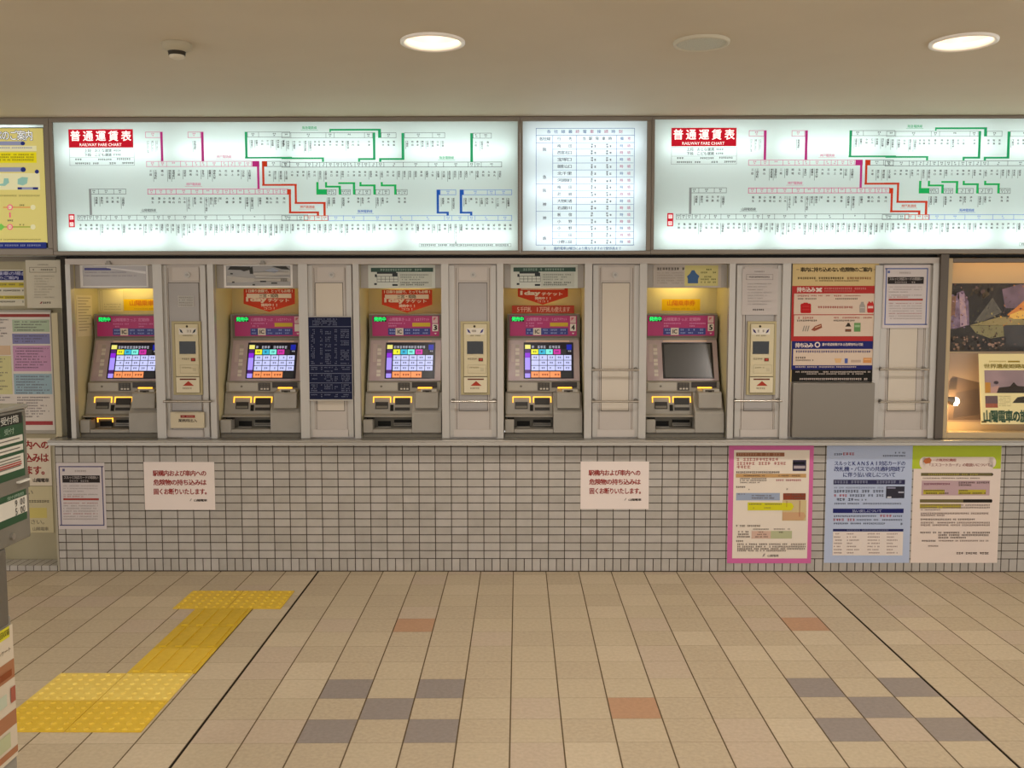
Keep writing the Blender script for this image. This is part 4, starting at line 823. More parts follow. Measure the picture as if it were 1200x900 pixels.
mb.quad(sf, cx(76), cy(218), cx(588), cy(246), M('#c29a66', .5), 2); mb.quad(sf, cx(78), cy(358), cx(396), cy(412), M('#9aa6bc', .5), 2); mb.quad(sf, cx(420), cy(360), cx(584), cy(408), M('#8c4430', .5), 3); mb.quad(sf, cx(414), cy(410), cx(588), cy(560), M('#cdb98a', .5), 2)
mb.poly(sf, [(cx(162), cy(426)), (cx(480), cy(430)), (cx(498), cy(455)), (cx(480), cy(484)), (cx(162), cy(484))], M('#d2cc22', .5), 4); mb.poly(sf, [(cx(416), cy(498)), (cx(570), cy(498)), (cx(584), cy(525)), (cx(566), cy(556)), (cx(416), cy(556))], M('#c9a078', .5), 4); mb.quad(sf, cx(538), cy(412), cx(541), cy(530), MAR, 5); mb.quad(sf, cx(444), cy(415), cx(447), cy(460), MAR, 5)
mb.quad(sf, cx(190), cy(634), cx(330), cy(690), M('#cfae9c', .5), 2); mb.quad(sf, cx(330), cy(634), cx(484), cy(690), M('#b3b58e', .5), 2); mb.build('timeline', o); mb = MB()
for a, b, c2, h_ in ((76, 200, 395, 14), (132, 227, 285, 10), (385, 227, 545, 10), (105, 248, 300, 9), (105, 262, 300, 9), (105, 277, 250, 9), (368, 258, 552, 14), (75, 308, 145, 12), (418, 324, 455, 12), (165, 328, 178, 8), (248, 328, 262, 8), (332, 328, 345, 8), (190, 372, 335, 9), (190, 390, 355, 9), (90, 362, 150, 8), (440, 366, 570, 10), (480, 388, 575, 9), (170, 434, 420, 10), (190, 462, 220, 8), (280, 462, 330, 8), (75, 590, 255, 13), (200, 616, 315, 9), (350, 616, 470, 9), (90, 634, 170, 12), (90, 652, 170, 12), (82, 670, 180, 12), (240, 638, 275, 8), (230, 655, 300, 8), (215, 672, 310, 8), (390, 638, 420, 10), (395, 655, 415, 12), (75, 702, 130, 11), (85, 724, 585, 12), (85, 742, 585, 12), (85, 758, 580, 12), (85, 772, 440, 11)): mb.scrib(sf, cx(a), cy(b), cx(c2), cy(b+h_), M('#c0707a', .5) if (a, b) == (368, 258) else TXT, 5, .85)
mb.text(sf, '山陽電車', cx(305), cy(806), cx(388), cy(824), M('#5a4e48', .5), 2); mb.poly(sf, [(cx(268), cy(822)), (cx(278), cy(800)), (cx(292), cy(798)), (cx(282), cy(820))], M('#9a8e88', .5), 2); mb.build('lettering', o)
# blue poster
o, sf = sheet('poster', 'light blue poster with navy headline on the tiles, middle of three', 'poster', -.0035, 967.3, 521.3, 1067.5, 659.5, M('#b3bfd8', .5), .0015)
k_ = 714/115; cx = lambda a: 960+a/k_; cy = lambda b: 520+b/k_
NB = M('#2b3170', .5); mb = MB()
mb.text(sf, 'スルッとKANSAI対応カードの', cx(108), cy(126), cx(628), cy(160), NB, 1, .02); mb.text(sf, '改札機・バスでの共通利用終了', cx(108), cy(166), cx(626), cy(202), NB, 1, .02); mb.text(sf, 'に伴う払い戻しについて', cx(172), cy(208), cx(556), cy(244), NB, 1, .02); mb.build('headline', o); mb = MB()
mb.quad(sf, cx(104), cy(262), cx(624), cy(296), M('#343456', .5)); mb.scrib(sf, cx(108), cy(268), cx(600), cy(288), M('#8a8ea8', .5), 2); mb.quad(sf, cx(100), cy(472), cx(614), cy(504), NVP); mb.text(sf, '払い戻しについて', cx(240), cy(478), cx(456), cy(500), M('#a8aec8', .5), 2); mb.quad(sf, cx(100), cy(620), cx(612), cy(638), M('#26285c', .5)); mb.scrib(sf, cx(200), cy(623), cx(505), cy(635), M('#7a7e9c', .5), 2)
mb.quad(sf, cx(98), cy(640), cx(608), cy(812), M('#e2d6cc', .55)); mb.build('bands', o); mb = MB()
mb.quad(sf, cx(486), cy(310), cx(620), cy(396), M('#16142a', .4)); mb.quad(sf, cx(575), cy(348), cx(616), cy(358), M('#b0b0c0', .5), 2); mb.quad(sf, cx(494), cy(384), cx(524), cy(394), M('#d0d0d8', .5), 2); mb.quad(sf, cx(494), cy(316), cx(555), cy(326), M('#8c8ca4', .5), 2); mb.build('card_picture', o); mb = MB()
DT = M('#4a4e62', .5); RT2 = M('#b0484c', .5)
for a, b, c2, h_, m in ((108, 70, 170, 14, DT), (172, 64, 258, 20, RT2), (550, 60, 628, 12, DT), (462, 82, 628, 12, DT), (108, 314, 470, 12, M('#7d86a0', .5)), (105, 336, 470, 20, DT), (105, 368, 205, 18, RT2), (220, 368, 470, 18, DT), (105, 396, 250, 20, DT), (255, 402, 345, 12, DT), (108, 430, 610, 12, DT), (105, 520, 430, 13, DT), (440, 516, 530, 18, RT2), (535, 520, 605, 13, DT), (100, 544, 260, 18, RT2), (270, 548, 605, 12, DT), (105, 574, 480, 13, DT), (590, 575, 608, 18, DT)): mb.scrib(sf, cx(a), cy(b), cx(c2), cy(b+h_), m, 1, .9)
for k in range(7):
    for a, b in ((105, 165), (200, 250+(k % 3)*20), (350, 440), (490, 570-(k % 2)*25)): mb.scrib(sf, cx(a), cy(651+k*23), cx(b), cy(660+k*23), M('#9a8078', .5), 2, .9)
mb.build('lettering', o)
# white poster with green head
o, sf = sheet('poster', 'white poster with lime green head on the tiles, rightmost of three', 'poster', -.0035, 1069.3, 521.2, 1171.2, 659.6, M('#e4d4c8', .55), .0015)
cx = lambda a: 1065+a/k_; LIME = M('#b2c235', .5); mb = MB(); mb.quad(sf, 1069.3, 521.2, cx(672), cy(182), LIME)
mb.quad(sf, cx(100), cy(96), cx(612), cy(184), M('#e4d4c8', .55), 2); mb.ell(sf, cx(105), cy(140), 4.6, 6.6, M('#e4d4c8', .55), 2); mb.ell(sf, cx(606), cy(134), 4.6, 6.2, M('#e4d4c8', .55), 2); mb.build('green_band', o); mb = MB()
mb.poly(sf, [(cx(104), cy(128)), (cx(118), cy(108)), (cx(150), cy(100)), (cx(166), cy(118)), (cx(156), cy(140)), (cx(122), cy(146))], M('#b8683a', .5), 3)
mb.text(sf, 'ーの無効化機能', cx(170), cy(108), cx(345), cy(130), M('#9c4c44', .5), 3, .02); mb.text(sf, '「エスコートカード」の取扱いについて', cx(135), cy(142), cx(592), cy(166), M('#8f4a42', .5), 3, .02); mb.build('headline', o); mb = MB(); OL = M('#6e6440', .5); YH = M('#b8aa3a', .5)
mb.quad(sf, cx(88), cy(212), cx(606), cy(234), OL); mb.poly(sf, [(cx(604), cy(210)), (cx(616), cy(223)), (cx(604), cy(236))], M('#3a2e20', .5), 2); mb.scrib(sf, cx(140), cy(216), cx(520), cy(231), M('#a89c50', .5), 2); mb.quad(sf, cx(92), cy(268), cx(588), cy(376), M('#bda0a4', .5)); mb.quad(sf, cx(80), cy(404), cx(396), cy(428), OL); mb.quad(sf, cx(396), cy(404), cx(600), cy(428), M('#241c14', .5)); mb.ell(sf, cx(600), cy(416), 1.2, 2, M('#241c14', .5))
mb.quad(sf, cx(80), cy(438), cx(380), cy(470), YH); mb.quad(sf, cx(105), cy(334), cx(260), cy(368), YH, 2); mb.quad(sf, cx(360), cy(334), cx(560), cy(368), YH, 2); mb.build('bands', o); mb = MB(); BT = M('#8a746a', .5); BT2 = M('#5c4a42', .5)
for a, b, c2, h_, m in ((100, 246, 525, 9, BT), (108, 286, 300, 14, M('#8a4a60', .5)), (360, 276, 585, 13, BT2), (360, 294, 455, 13, BT2), (110, 336, 260, 10, BT2), (110, 354, 290, 12, BT2), (365, 336, 440, 10, BT2), (365, 354, 570, 12, BT2), (85, 440, 590, 12, BT), (85, 458, 590, 12, BT), (85, 476, 230, 9, BT), (85, 500, 580, 13, BT), (85, 516, 260, 11, BT), (85, 544, 480, 12, BT2), (85, 568, 590, 12, BT), (85, 586, 590, 12, BT), (80, 640, 200, 12, BT2), (212, 640, 590, 13, BT2), (212, 658, 580, 13, BT2), (212, 677, 415, 12, BT2), (80, 700, 195, 12, BT2), (215, 700, 580, 11, BT), (115, 738, 215, 11, BT), (345, 788, 582, 16, BT2)): mb.scrib(sf, cx(a), cy(b), cx(c2), cy(b+h_), m, 3, .9)
mb.build('lettering', o)
#@@LEFT
# ------------------------------------------------------------------ left wall
LY_ = LEFT_Y-.0005
mb = MB(); mb.slab(S(LEFT_Y-.0005), -110, 297.5, 66, 306.5, M('#7d7566', .5), .012); struct(mb.build('trim_7'))
o, sf = sheet('wall_poster', 'long white poster with navy and yellow stripes under the yellow guide sign', 'poster', LY_, -90, 316, 33, 358.5, M('#cfc9b4', .55)); mb = MB()
mb.quad(sf, -90, 317.5, 32, 328.5, NVP); mb.text(sf, '阪神電車でのご乗車の場合', -52, 318.4, 31.4, 322.8, M('#b8b8d4', .5), 2, .02); mb.text(sf, '乗車券のご案内', -20, 323.6, 22, 327.6, M('#b8b8d4', .5), 2, .02); mb.quad(sf, -90, 331, 32, 337, M('#c6b53e', .5)); mb.quad(sf, -90, 346.5, 32, 350.5, M('#c6b53e', .5))
for v in (332.5, 339.5, 347.5, 352.5): mb.scrib(sf, -60, v, 28, v+2, M('#5a5648', .5), 2, .85)
mb.build('print', o)
o, sf = sheet('paper_notice', 'white paper notice with boxed heading taped up left of the leftmost machine', 'notice', .055, 31, 304.8, 71.8, 360.8, M('#c2bba8', .6), .001); mb = MB(); mb.outline(sf, 34.5, 313, 66, 319.3, M('#6f695c', .5), .5); mb.scrib(sf, 38, 315, 62, 317.2, M('#7a7468', .5)); mb.scrib(sf, 44, 309.5, 57, 311, M('#8f897c', .5)); mb.scrib(sf, 50, 353.6, 60, 355.8, M('#4a443c', .5)); mb.poly(sf, [(46.5, 356), (48.5, 353.5), (50, 353.5), (48.5, 356)], M('#8a4040', .5))
for k in range(9): mb.scrib(sf, 40, 323+k*3.1, 64-(k % 4)*3, 324.2+k*3.1, M('#a39c8c', .5))
mb.build('lettering', o)
mb = MB(); mb.box(X(28, 330, .06), X(64, 330, .06), .0565, LEFT_Y-.0025, Z(358, .06), Z(307, .06), LW); struct(mb.build('trim_8'))
o = thing('framed_poster', 'framed poster of pastel text blocks with red bands, left wall behind the grey stand', 'poster', base_of(-60, 62, 505, LY_)); sf = S(LY_)
mb = MB(); mb.slab(sf, -90, 363, 64.5, 508, M('#8f887a', .4, .4), .02); mb.build('frame', o, bevel=.003); f = S(LY_-.02); mb = MB(); mb.slab(f, -86, 366, 61.5, 504, M('#cfc6bc', .5), .001); mb.build('sheet', o); f = S(LY_-.021); mb = MB()
mb.quad(f, -86, 368, 58.5, 371.6, M('#8f3a34', .5)); mb.quad(f, -86, 493.5, 62, 498, M('#9c3a3c', .5))
for u0, v0, u1, v1, h in ((14.5, 374.5, 58, 389, '#a7b79c'), (14.5, 391, 58.5, 403, '#7f7ea6'), (15.5, 405, 59.5, 435, '#bd8fae'), (16.5, 438, 61, 462, '#93abb5'), (-60, 405, 12.5, 416, '#c9ab8c'), (-60, 417, 14, 462, '#c6c08a')): mb.quad(f, u0, v0, u1, v1, M(h, .5))
mb.build('colour_blocks', o); mb = MB()
for u0, u1, v0, n in ((17, 55, 376.5, 4), (17, 55, 393, 3), (18, 57, 407.5, 8), (19, 58, 440.5, 7), (20, 58, 465, 8), (-50, 10, 374, 8), (-50, 9, 420, 12), (-50, 12, 465, 8)):
    for k in range(n): mb.scrib(f, u0, v0+k*3.2, u1-(k*7 % 5)*3, v0+k*3.2+1.5, M('#6a5f66', .5), 2, .85)
mb.build('lettering', o)
o, sf = sheet('warning_sign', 'large cream sign with dark red letters half hidden behind the grey stand', 'sign', LY_, -48, 513.5, 60.2, 569, M('#d8cbb6', .5), .003); mb = MB()
mb.text(sf, '駅構内および車内への', -40, 516.5, 57.5, 526.5, MAR, 1, .03); mb.text(sf, '危険物の持ち込みは', -30, 531.2, 57, 541.8, MAR, 1, .03); mb.text(sf, '固くお断りいたします。', -50, 546, 58.5, 556.6, MAR, 1, .03); mb.text(sf, '山陽電車', 38.5, 560.5, 57.5, 565.2, M('#3a302a', .5), 1, .03); mb.build('lettering', o)
o, sf = sheet('cream_notice', 'cream notice with faded grey letters under the large red-lettered sign', 'notice', LY_, -48, 570, 62.3, 624, M('#c4b893', .5), .003); mb = MB(); GT = M('#7a7260', .5)
mb.text(sf, 'お願い', 12, 573.5, 39, 580.5, GT, 1); mb.scrib(sf, 10, 586, 58, 589, GT); mb.quad(sf, 5, 595, 55, 607, M('#c9b96c', .5)); mb.text(sf, 'ご連絡ください。', 0, 608.8, 56.5, 614.5, GT, 1); mb.text(sf, '山陽電車', 38, 617.5, 57, 622, GT, 1); mb.build('lettering', o)
# ------------------------------------------------------------------ tactile paving
def tactile(name_, label, corner, s_, kind, m):
    x0, y0, x1, y1 = corner; e = .002; mb = MB(); zt_ = .0045
    mb.box(x0+e, x1-e, y0+e, y1-e, 0.0003, zt_, m)
    if kind == 'dots':
        n = 6
        for i in range(n):
            for j in range(n): mb.lathe((x0+(i+.5)*(x1-x0)/n, y0+(j+.5)*(y1-y0)/n, zt_), [(.0125, -.001), (.0095, .004), (.006, .005), (.0001, .005)], m, 12)
    else:
        for i in range(4):
            xc = x0+(i+.5)*(x1-x0)/4; h = (x1-x0)/4*.22
            mb.prism([(y0+.012, zt_-.001), (y0+.018, zt_+.005), (y1-.018, zt_+.005), (y1-.012, zt_-.001)], xc-h, xc+h, m)
    tag(mb.build('tactile_tile', loc=((x0+x1)/2, (y0+y1)/2, 0)), label, 'tactile paving', 'yellow tactile paving tiles')
def fl(u, v): p = onz(u, v, 0); return p.x, p.y
ax, ay = fl(201.5, 714.2); bx_, by_ = fl(329.5, 713.5); sT = (bx_-ax)/2
_, ytop = fl(280, 692.9); y1 = ytop; y0 = (ay+by_)/2
for k in range(2): tactile('t', ['yellow studded tile at the left end of the cross bar near the wall', 'yellow studded tile at the right end of the cross bar near the wall'][k], (ax+sT*k, y0, ax+sT*(k+1), y1), sT, 'dots', YELLOW[0])
sx0 = fl(229, 714)[0]; sx1 = fl(296, 714)[0]; y = y0
yy = [y0, fl(250, 735.2)[1], fl(220, 760.3)[1], fl(190, 789.8)[1]]
for k in range(3): tactile('t', ['yellow ribbed tile of the stem, nearest the wall', 'yellow ribbed tile in the middle of the stem', 'yellow ribbed tile of the stem, nearest the large square'][k], (sx0, yy[k+1], sx1, yy[k]), 0, 'bars', YELLOW[(2, 2, 0)[k]])
bx1 = fl(226.4, 790)[0]; s2 = bx1-fl(148.5, 790)[0]; yq = [yy[3], fl(130, 822)[1], fl(120, 858.7)[1]]
LB4 = ['pale yellow studded tile, back left of the large square beside the stand', 'pale yellow studded tile, back right of the large square, touching the stem', 'yellow studded tile, front left of the large square beside the stand', 'yellow studded tile, front right of the large square']
for r_ in range(2):
    for k in range(2): tactile('t', LB4[r_*2+k], (bx1-s2*(2-k), yq[r_+1], bx1-s2*(1-k), yq[r_]), 0, 'dots', YELLOW[1 if r_ == 0 else 0])
#@@CEIL
# ------------------------------------------------------------------ ceiling fittings
RING = M('#f2ede4', .3); DISH = M('#d2c6c0', .3, .5)
def downlight(x, y, label):
    t = thing('downlight', label, 'ceiling light', (x, y, ZC), 'recessed ceiling downlights'); R = DL_R
    mb = MB(); mb.lathe((x, y, ZC), [(R*.8, .02), (R*.84, -.004), (R*.92, -.012), (R, -.008), (R, 0.001)], RING); mb.build('trim_ring', t)
    mb = MB(); mb.lathe((x, y, ZC), [(R*.84, .0), (R*.8, .03), (R*.66, .09), (R*.42, .125), (.001, .13)], DISH); mb.build('reflector', t)
    mb = MB(); mb.lathe((x, y, ZC), [(.0001, .03), (.028, .04), (.04, .065), (.034, .09), (.018, .125)], M('#ffe9c8', .4, 0, 22), 20); mb.build('bulb', t)
    ld = bpy.data.lights.new('lamp', 'SPOT'); ld.energy = LAMP_POWER; ld.color = LAMP_COLOR; ld.spot_size = 2.5; ld.spot_blend = .7; ld.shadow_soft_size = .09
    lo = bpy.data.objects.new('lamp', ld); COL.objects.link(lo); lo.parent = t; lo.location = (0, 0, -.02)
for i, (x, y) in enumerate(ALLDL): downlight(x, y, ['round recessed downlight in the ceiling above the timetable sign side, left one in view', 'round recessed downlight in the ceiling at the right, above the second fare chart'][i] if i < 2 else 'round recessed downlight in the ceiling behind the viewpoint')
p = onz(822, 49, ZC); R = (onz(855, 49, ZC)-onz(789, 49, ZC)).length/2
t = thing('ceiling_speaker', 'round grey ceiling speaker grille between the two downlights', 'speaker', p)
mb = MB(); mb.lathe(p, [(R*.86, -.006), (R*.9, -.014), (R*.97, -.012), (R, -.0005)], M('#c9c3ae', .5)); mb.build('rim', t)
mb = MB(); mb.lathe(p, [(R*.87, -.009), (R*.5, -.0115), (.001, -.012)], noise_mat('speaker_mesh', '#b0b1a2', '#c6c7b8', 260, .6)); mb.build('grille', t)
p = onz(207, 51, ZC); R = (onz(224, 51, ZC)-onz(190.5, 51, ZC)).length/2
t = thing('smoke_detector', 'small round smoke detector on the ceiling at the left', 'smoke detector', p)
mb = MB(); mb.lathe(p, [(R, -.0005), (R, -.012), (R*.92, -.025), (R*.62, -.035)], M('#b0a68e', .5)); mb.build('base', t)
mb = MB(); mb.lathe(p, [(R*.6, -.034), (R*.56, -.05), (R*.5, -.05)], M('#3a342a', .6)); mb.build('vent_band', t)
mb = MB(); mb.lathe(p, [(R*.52, -.049), (R*.5, -.058), (R*.3, -.064), (.0005, -.066)], M('#cfc6b2', .5)); mb.build('cap', t)
#@@CASE
# ------------------------------------------------------------------ showcase at the right
ca, cb = X(1107.6), X(1107.6)+1.55; z0, z1 = ZLEDGE, Z(303.5); cyb = .2
t = thing('display_case', 'lit glass display case with photographs at the right picture edge', 'display case', ((ca+cb)/2, .0, z0))
FB = M('#b9a583', .5); FC = M('#c2ad8a', .55)
mb = MB()
zf0, zf1 = Z(506.5), Z(308.5)
mb.box(ca, X(1112.5), -.012, .04, z0, z1, FB); mb.box(cb-.03, cb, -.012, .04, z0, z1, FB); mb.box(X(1112.5), cb-.03, -.012, .04, z0, zf0, FB); mb.box(X(1112.5), cb-.03, -.012, .04, zf1, z1, M('#6a5f54', .4, .4)); mb.build('frame', t, bevel=.003)
mb = MB(); mb.box(ca, cb, cyb, cyb+.01, z0, z1, FC); mb.box(ca, ca+.008, .04, cyb, z0, z1, FC); mb.box(cb-.008, cb, .04, cyb, z0, z1, FC); mb.box(ca+.008, cb-.008, .04, cyb, z0, z0+.02, FC); mb.box(ca+.008, cb-.008, .04, cyb, z1+.001, z1+.01, FC); mb.build('case', t)
mb = MB(); mb.add([(X(1112.5), .01, zf0), (cb-.03, .01, zf0), (cb-.03, .01, zf1), (X(1112.5), .01, zf1)], [(0, 1, 2, 3)], glass_mat('case_glass', .008)); mb.build('glass_pane', t)['label'] = 'clear glass pane'
WARM = M('#ffce82', .5, 0, 9)
mb = MB(); zt_ = zf1+.0155; mb.tube((ca+.1, .062, zt_), (cb-.1, .062, zt_), .011, M('#ffcf88', .5, 0, 6), 10); mb.build('lamp_tube', t)
# upper photograph
def sc(a): return 1080+a/4.09
def sv(b): return 300+b/4.09
o, sf = sheet('landscape_photo', 'large dark photograph of rocks and glowing water in the upper half of the display case', 'photograph', cyb-.001, 1112.5, 332, 1290, 411.8, noise_mat('photo_dark', '#171310', '#332c24', 18, .6), .002)
mb = MB(); PHm = lambda n_, a, b, s_=10: noise_mat(n_, a, b, s_, .35)
mb.poly(sf, [(sc(135), sv(190)), (sc(200), sv(165)), (sc(225), sv(220)), (sc(228), sv(330)), (sc(175), sv(345)), (sc(135), sv(350))], PHm('photo_fall', '#6a5068', '#8f7a98', 25), 1)
mb.poly(sf, [(sc(180), sv(175)), (sc(205), sv(180)), (sc(218), sv(330)), (sc(185), sv(340))], PHm('photo_fall_light', '#a08aa8', '#c0a0a0', 25), 2); mb.poly(sf, [(sc(140), sv(195)), (sc(165), sv(190)), (sc(160), sv(280)), (sc(138), sv(290))], PHm('photo_rust', '#6a4630', '#9a6a48', 25), 2)
mb.poly(sf, [(sc(250), sv(320)), (sc(340), sv(200)), (sc(385), sv(270)), (sc(300), sv(310))], PHm('photo_rock', '#4f4a3c', '#686250', 22), 1)
mb.poly(sf, [(sc(232), sv(332)), (sc(380), sv(290)), (sc(470), sv(300)), (sc(560), sv(330))], PHm('photo_green', '#8c8048', '#a3925a', 8), 2); mb.poly(sf, [(sc(232), sv(334)), (sc(390), sv(332)), (sc(395), sv(385)), (sc(330), sv(395)), (sc(260), sv(370))], PHm('photo_green_low', '#7a7444', '#8c8450', 8), 2)
mb.poly(sf, [(sc(385), sv(160)), (sc(470), sv(135)), (sc(560), sv(140)), (sc(560), sv(250)), (sc(400), sv(250))], PHm('photo_dusk', '#5f4c58', '#7d6478', 10), 2); mb.poly(sf, [(sc(410), sv(280)), (sc(455), sv(245)), (sc(500), sv(205)), (sc(600), sv(180)), (sc(600), sv(300)), (sc(420), sv(298))], M('#d8862c', .4), 3); mb.poly(sf, [(sc(412), sv(285)), (sc(470), sv(262)), (sc(560), sv(258)), (sc(560), sv(300)), (sc(440), sv(302))], M('#f0c050', .4), 4)
mb.poly(sf, [(sc(390), sv(335)), (sc(600), sv(330)), (sc(600), sv(440)), (sc(410), sv(430))], PHm('photo_shade', '#2a241c', '#3c342a', 12), 1); pr_ = random.Random(4)
for k in range(60):
    u, v = sc(pr_.uniform(145, 390)), sv(pr_.uniform(385, 450)); r_ = pr_.uniform(.8, 2.4); mb.ell(sf, u, v, r_, r_*.8, M(pr_.choice(('#6a5848', '#8c7462', '#3a3024', '#221c16', '#a08474')), .5), 3, 8)
for k in range(26):
    u, v = sc(pr_.uniform(145, 340)), sv(pr_.uniform(138, 200)); r_ = pr_.uniform(.8, 2.6); mb.ell(sf, u, v, r_, r_*1.4, M(pr_.choice(('#4a4030', '#5f5440', '#2a241a', '#6a5a58')), .5), 1, 8)
for k in range(300):
    u, v = sc(pr_.uniform(135, 560)), sv(pr_.uniform(135, 455)); f_ = (v-sv(135))/(sv(455)-sv(135)); g_ = (u-1112)/80
    if g_ < .28 and f_ < .65: pal = ('#8f7a9c', '#5f4a68', '#a8826a', '#c0a8b8', '#6a4a3a')
    elif f_ > .62: pal = ('#3c3228', '#241e18', '#5a4a3e', '#4f463a', '#7a6256', '#2c2a20')
    elif g_ > .75: pal = ('#c07a34', '#8a6058', '#7a6480', '#e0a848', '#4a3c40')
    elif f_ > .4: pal = ('#948a50', '#7c7440', '#a59a62', '#6a6238')
    else: pal = ('#3c372b', '#4a4436', '#28241c', '#554f40', '#332e36')
    r_ = pr_.uniform(.4, 1.5); a_ = pr_.uniform(0, 3.1); e_ = pr_.uniform(.25, .8); ca_, sa_ = math.cos(a_), math.sin(a_)
    mb.poly(sf, [(u+r_*(ca_*math.cos(t_)-e_*sa_*math.sin(t_)), v+r_*(sa_*math.cos(t_)+e_*ca_*math.sin(t_))) for t_ in [2*math.pi*q_/7 for q_ in range(7)]], M(pr_.choice(pal), .5), 5+(k % 5)*.2)
mb.build('picture', o)
# lower photograph
o, sf = sheet('landscape_photo', 'pale and dark mountain photograph in the lower half of the display case, behind the lamp', 'photograph', cyb-.001, 1111, 413.5, 1290, 494, M('#9a8674', .45), .002); mb = MB()
mb.poly(sf, [(1111, 448), (sc(150), sv(575)), (sc(190), sv(585)), (sc(270), sv(605)), (1290, 452), (1290, 492), (1111, 492)], PHm('photo_hill', '#5a4a40', '#6c5a4e', 8), 1); mb.poly(sf, [(sc(128), sv(640)), (sc(140), sv(585)), (sc(172), sv(582)), (sc(165), sv(640))], PHm('photo_crag', '#3a322c', '#4c4038', 20), 2); mb.poly(sf, [(sc(165), sv(655)), (sc(270), sv(635)), (sc(280), sv(760)), (sc(150), sv(775))], PHm('photo_hollow', '#463c3a', '#564a46', 10), 2); mb.build('picture', o)
# small spot lamp
c_ = P(1119, 469.5, .1)-Vector((.03, 0, 0)); t = thing('spot_lamp', 'small bright spot lamp on a stem at the left end of the display case', 'lamp', (c_.x, .1, z0+.02))
mb = MB(); mb.tube((c_.x-.02, .1, z0+.0205), (c_.x-.02, .1, z0+.028), .03, M('#6a6258', .4, .6), 20); mb.build('foot', t)
mb = MB(); mb.tube((c_.x-.02, .1, z0+.028), (c_.x-.02, .1, c_.z), .005, M('#7a7268', .35, .7), 10); mb.build('stem', t)
mb = MB(); mb.tube((c_.x-.03, .1, c_.z+.012), (c_.x+.02, .1, c_.z-.004), .014, M('#8a8278', .35, .6), 16, .028, False); mb.build('shade', t)
mb = MB(); d_ = Vector((c_.x+.03, .098, c_.z-.005)); mb.lathe(d_, [(.0001, -.026), (.018, -.018), (.026, 0), (.018, .018), (.0001, .026)], M('#ffd48a', .4, 0, 130), 16); mb.build('bulb', t)
# yellow leaflet poster leaning in the case
sfp = lambda v: .075+.07*(1-(v-415)/(498-415)); o = thing('standing_poster', 'bright cream poster with a sunset photo and green letters leaning inside the display case', 'poster', base_of(1150, 1230, 498, .08)); sf = S(sfp)
mb = MB(); mb.slab(sf, 1148, 414.5, 1262, 497, M('#efe2a8', .5), .002); mb.build('sheet', o); S2 = S(lambda v: sfp(v)-.002); lx = lambda a: 1130+a/9; lv = lambda b: 410+b/9
mb = MB(); mb.quad(S2, lx(215), lv(215), lx(1100), lv(455), PHm('poster_sunset', '#8a7478', '#a88c90', 6), 1); mb.poly(S2, [(lx(330), lv(455)), (lx(345), lv(400)), (lx(480), lv(385)), (lx(520), lv(340)), (lx(560), lv(380)), (lx(700), lv(390)), (lx(1100), lv(370)), (lx(1100), lv(455))], M('#33291f', .5), 2); mb.poly(S2, [(lx(218), lv(455)), (lx(218), lv(340)), (lx(275), lv(345)), (lx(280), lv(452))], M('#c08a3a', .5), 2); mb.poly(S2, [(lx(275), lv(455)), (lx(275), lv(395)), (lx(370), lv(375)), (lx(340), lv(455))], M('#c0988c', .5), 3); mb.ell(S2, lx(335), lv(345), 3, 2, M('#4a3c40', .5), 3)
mb.build('sunset_picture', o); mb = MB(); mb.quad(S2, lx(222), lv(485), lx(352), lv(610), M('#a05a44', .5), 1); mb.quad(S2, lx(222), lv(485), lx(352), lv(565), M('#6a5658', .5), 2); mb.build('small_picture', o); mb = MB(); mb.poly(S2, [(lx(505), lv(560)), (lx(560), lv(500)), (lx(700), lv(480)), (lx(700), lv(560))], M('#3a3428', .5), 1); mb.build('mountain_picture', o)
mb = MB(); mb.text(S2, '世界遺産姫路城周遊', lx(205), lv(150), lx(800), lv(195), M('#8a7a2a', .5), 1, .03); mb.scrib(S2, lx(260), lv(115), lx(440), lv(130), M('#b09a3a', .5), 1); mb.quad(S2, lx(460), lv(115), lx(585), lv(132), M('#9a8420', .5), 1)
for k in range(6): mb.scrib(S2, lx(365), lv(485+k*20), lx(490), lv(494+k*20), M('#8f8250', .5), 1)
mb.text(S2, '山陽電車の旅きっぷ', lx(200), lv(640), lx(900), lv(765), M('#33503a', .5), 1, .05); mb.quad(S2, lx(180), lv(750), lx(235), lv(768), M('#5a4a20', .5), 2); mb.build('lettering', o)
#@@STAND
# ------------------------------------------------------------------ grey reception stand in the left foreground
DS = 2.6; pf = P(30.5, 480, -CD+DS); XS = pf.x; YF = -CD+DS
gx = lambda u, v: onx(u, v, XS)        # a point on the stand's right-hand face
t = thing('reception_stand', 'grey reception stand with green panels at the left foreground edge', 'stand', (XS-.16, YF-.2, 0))
SG = noise_mat('stand_shell', '#6f6a5e', '#777266', 5, .45)
zt = gx(29, 478.3).z; zb_ = gx(34, 630).z; yn = YF-.42
mb = MB(); mb.box(XS-.34, XS, yn, YF, zb_, zt, SG); mb.build('box_shell', t, bevel=.006)
mb = MB(); mb.box(XS-.35, XS+.004, yn-.01, YF+.006, zt+.0005, zt+.012, M('#8d8a80', .4)); mb.build('lid', t, bevel=.003)
yp = gx(10.2, 690).y; zr = gx(12.5, 722).z
mb = MB(); mb.box(XS-.3, XS-.002, yn+.05, yp, zr-.02, zb_-.0005, M('#6a655b', .4, .3)); mb.build('post', t, bevel=.004)
yr = gx(13+5, 800).y; mb = MB(); mb.box(XS-.31, XS-.004, yn, yr, 0, zr-.001, M('#8c877c', .45)); mb.build('leaflet_case', t, bevel=.004)
class SX:
    """printing on the stand's right face; u, v as seen, depth along the hall"""
    def __init__(s, X_): s.X = X_
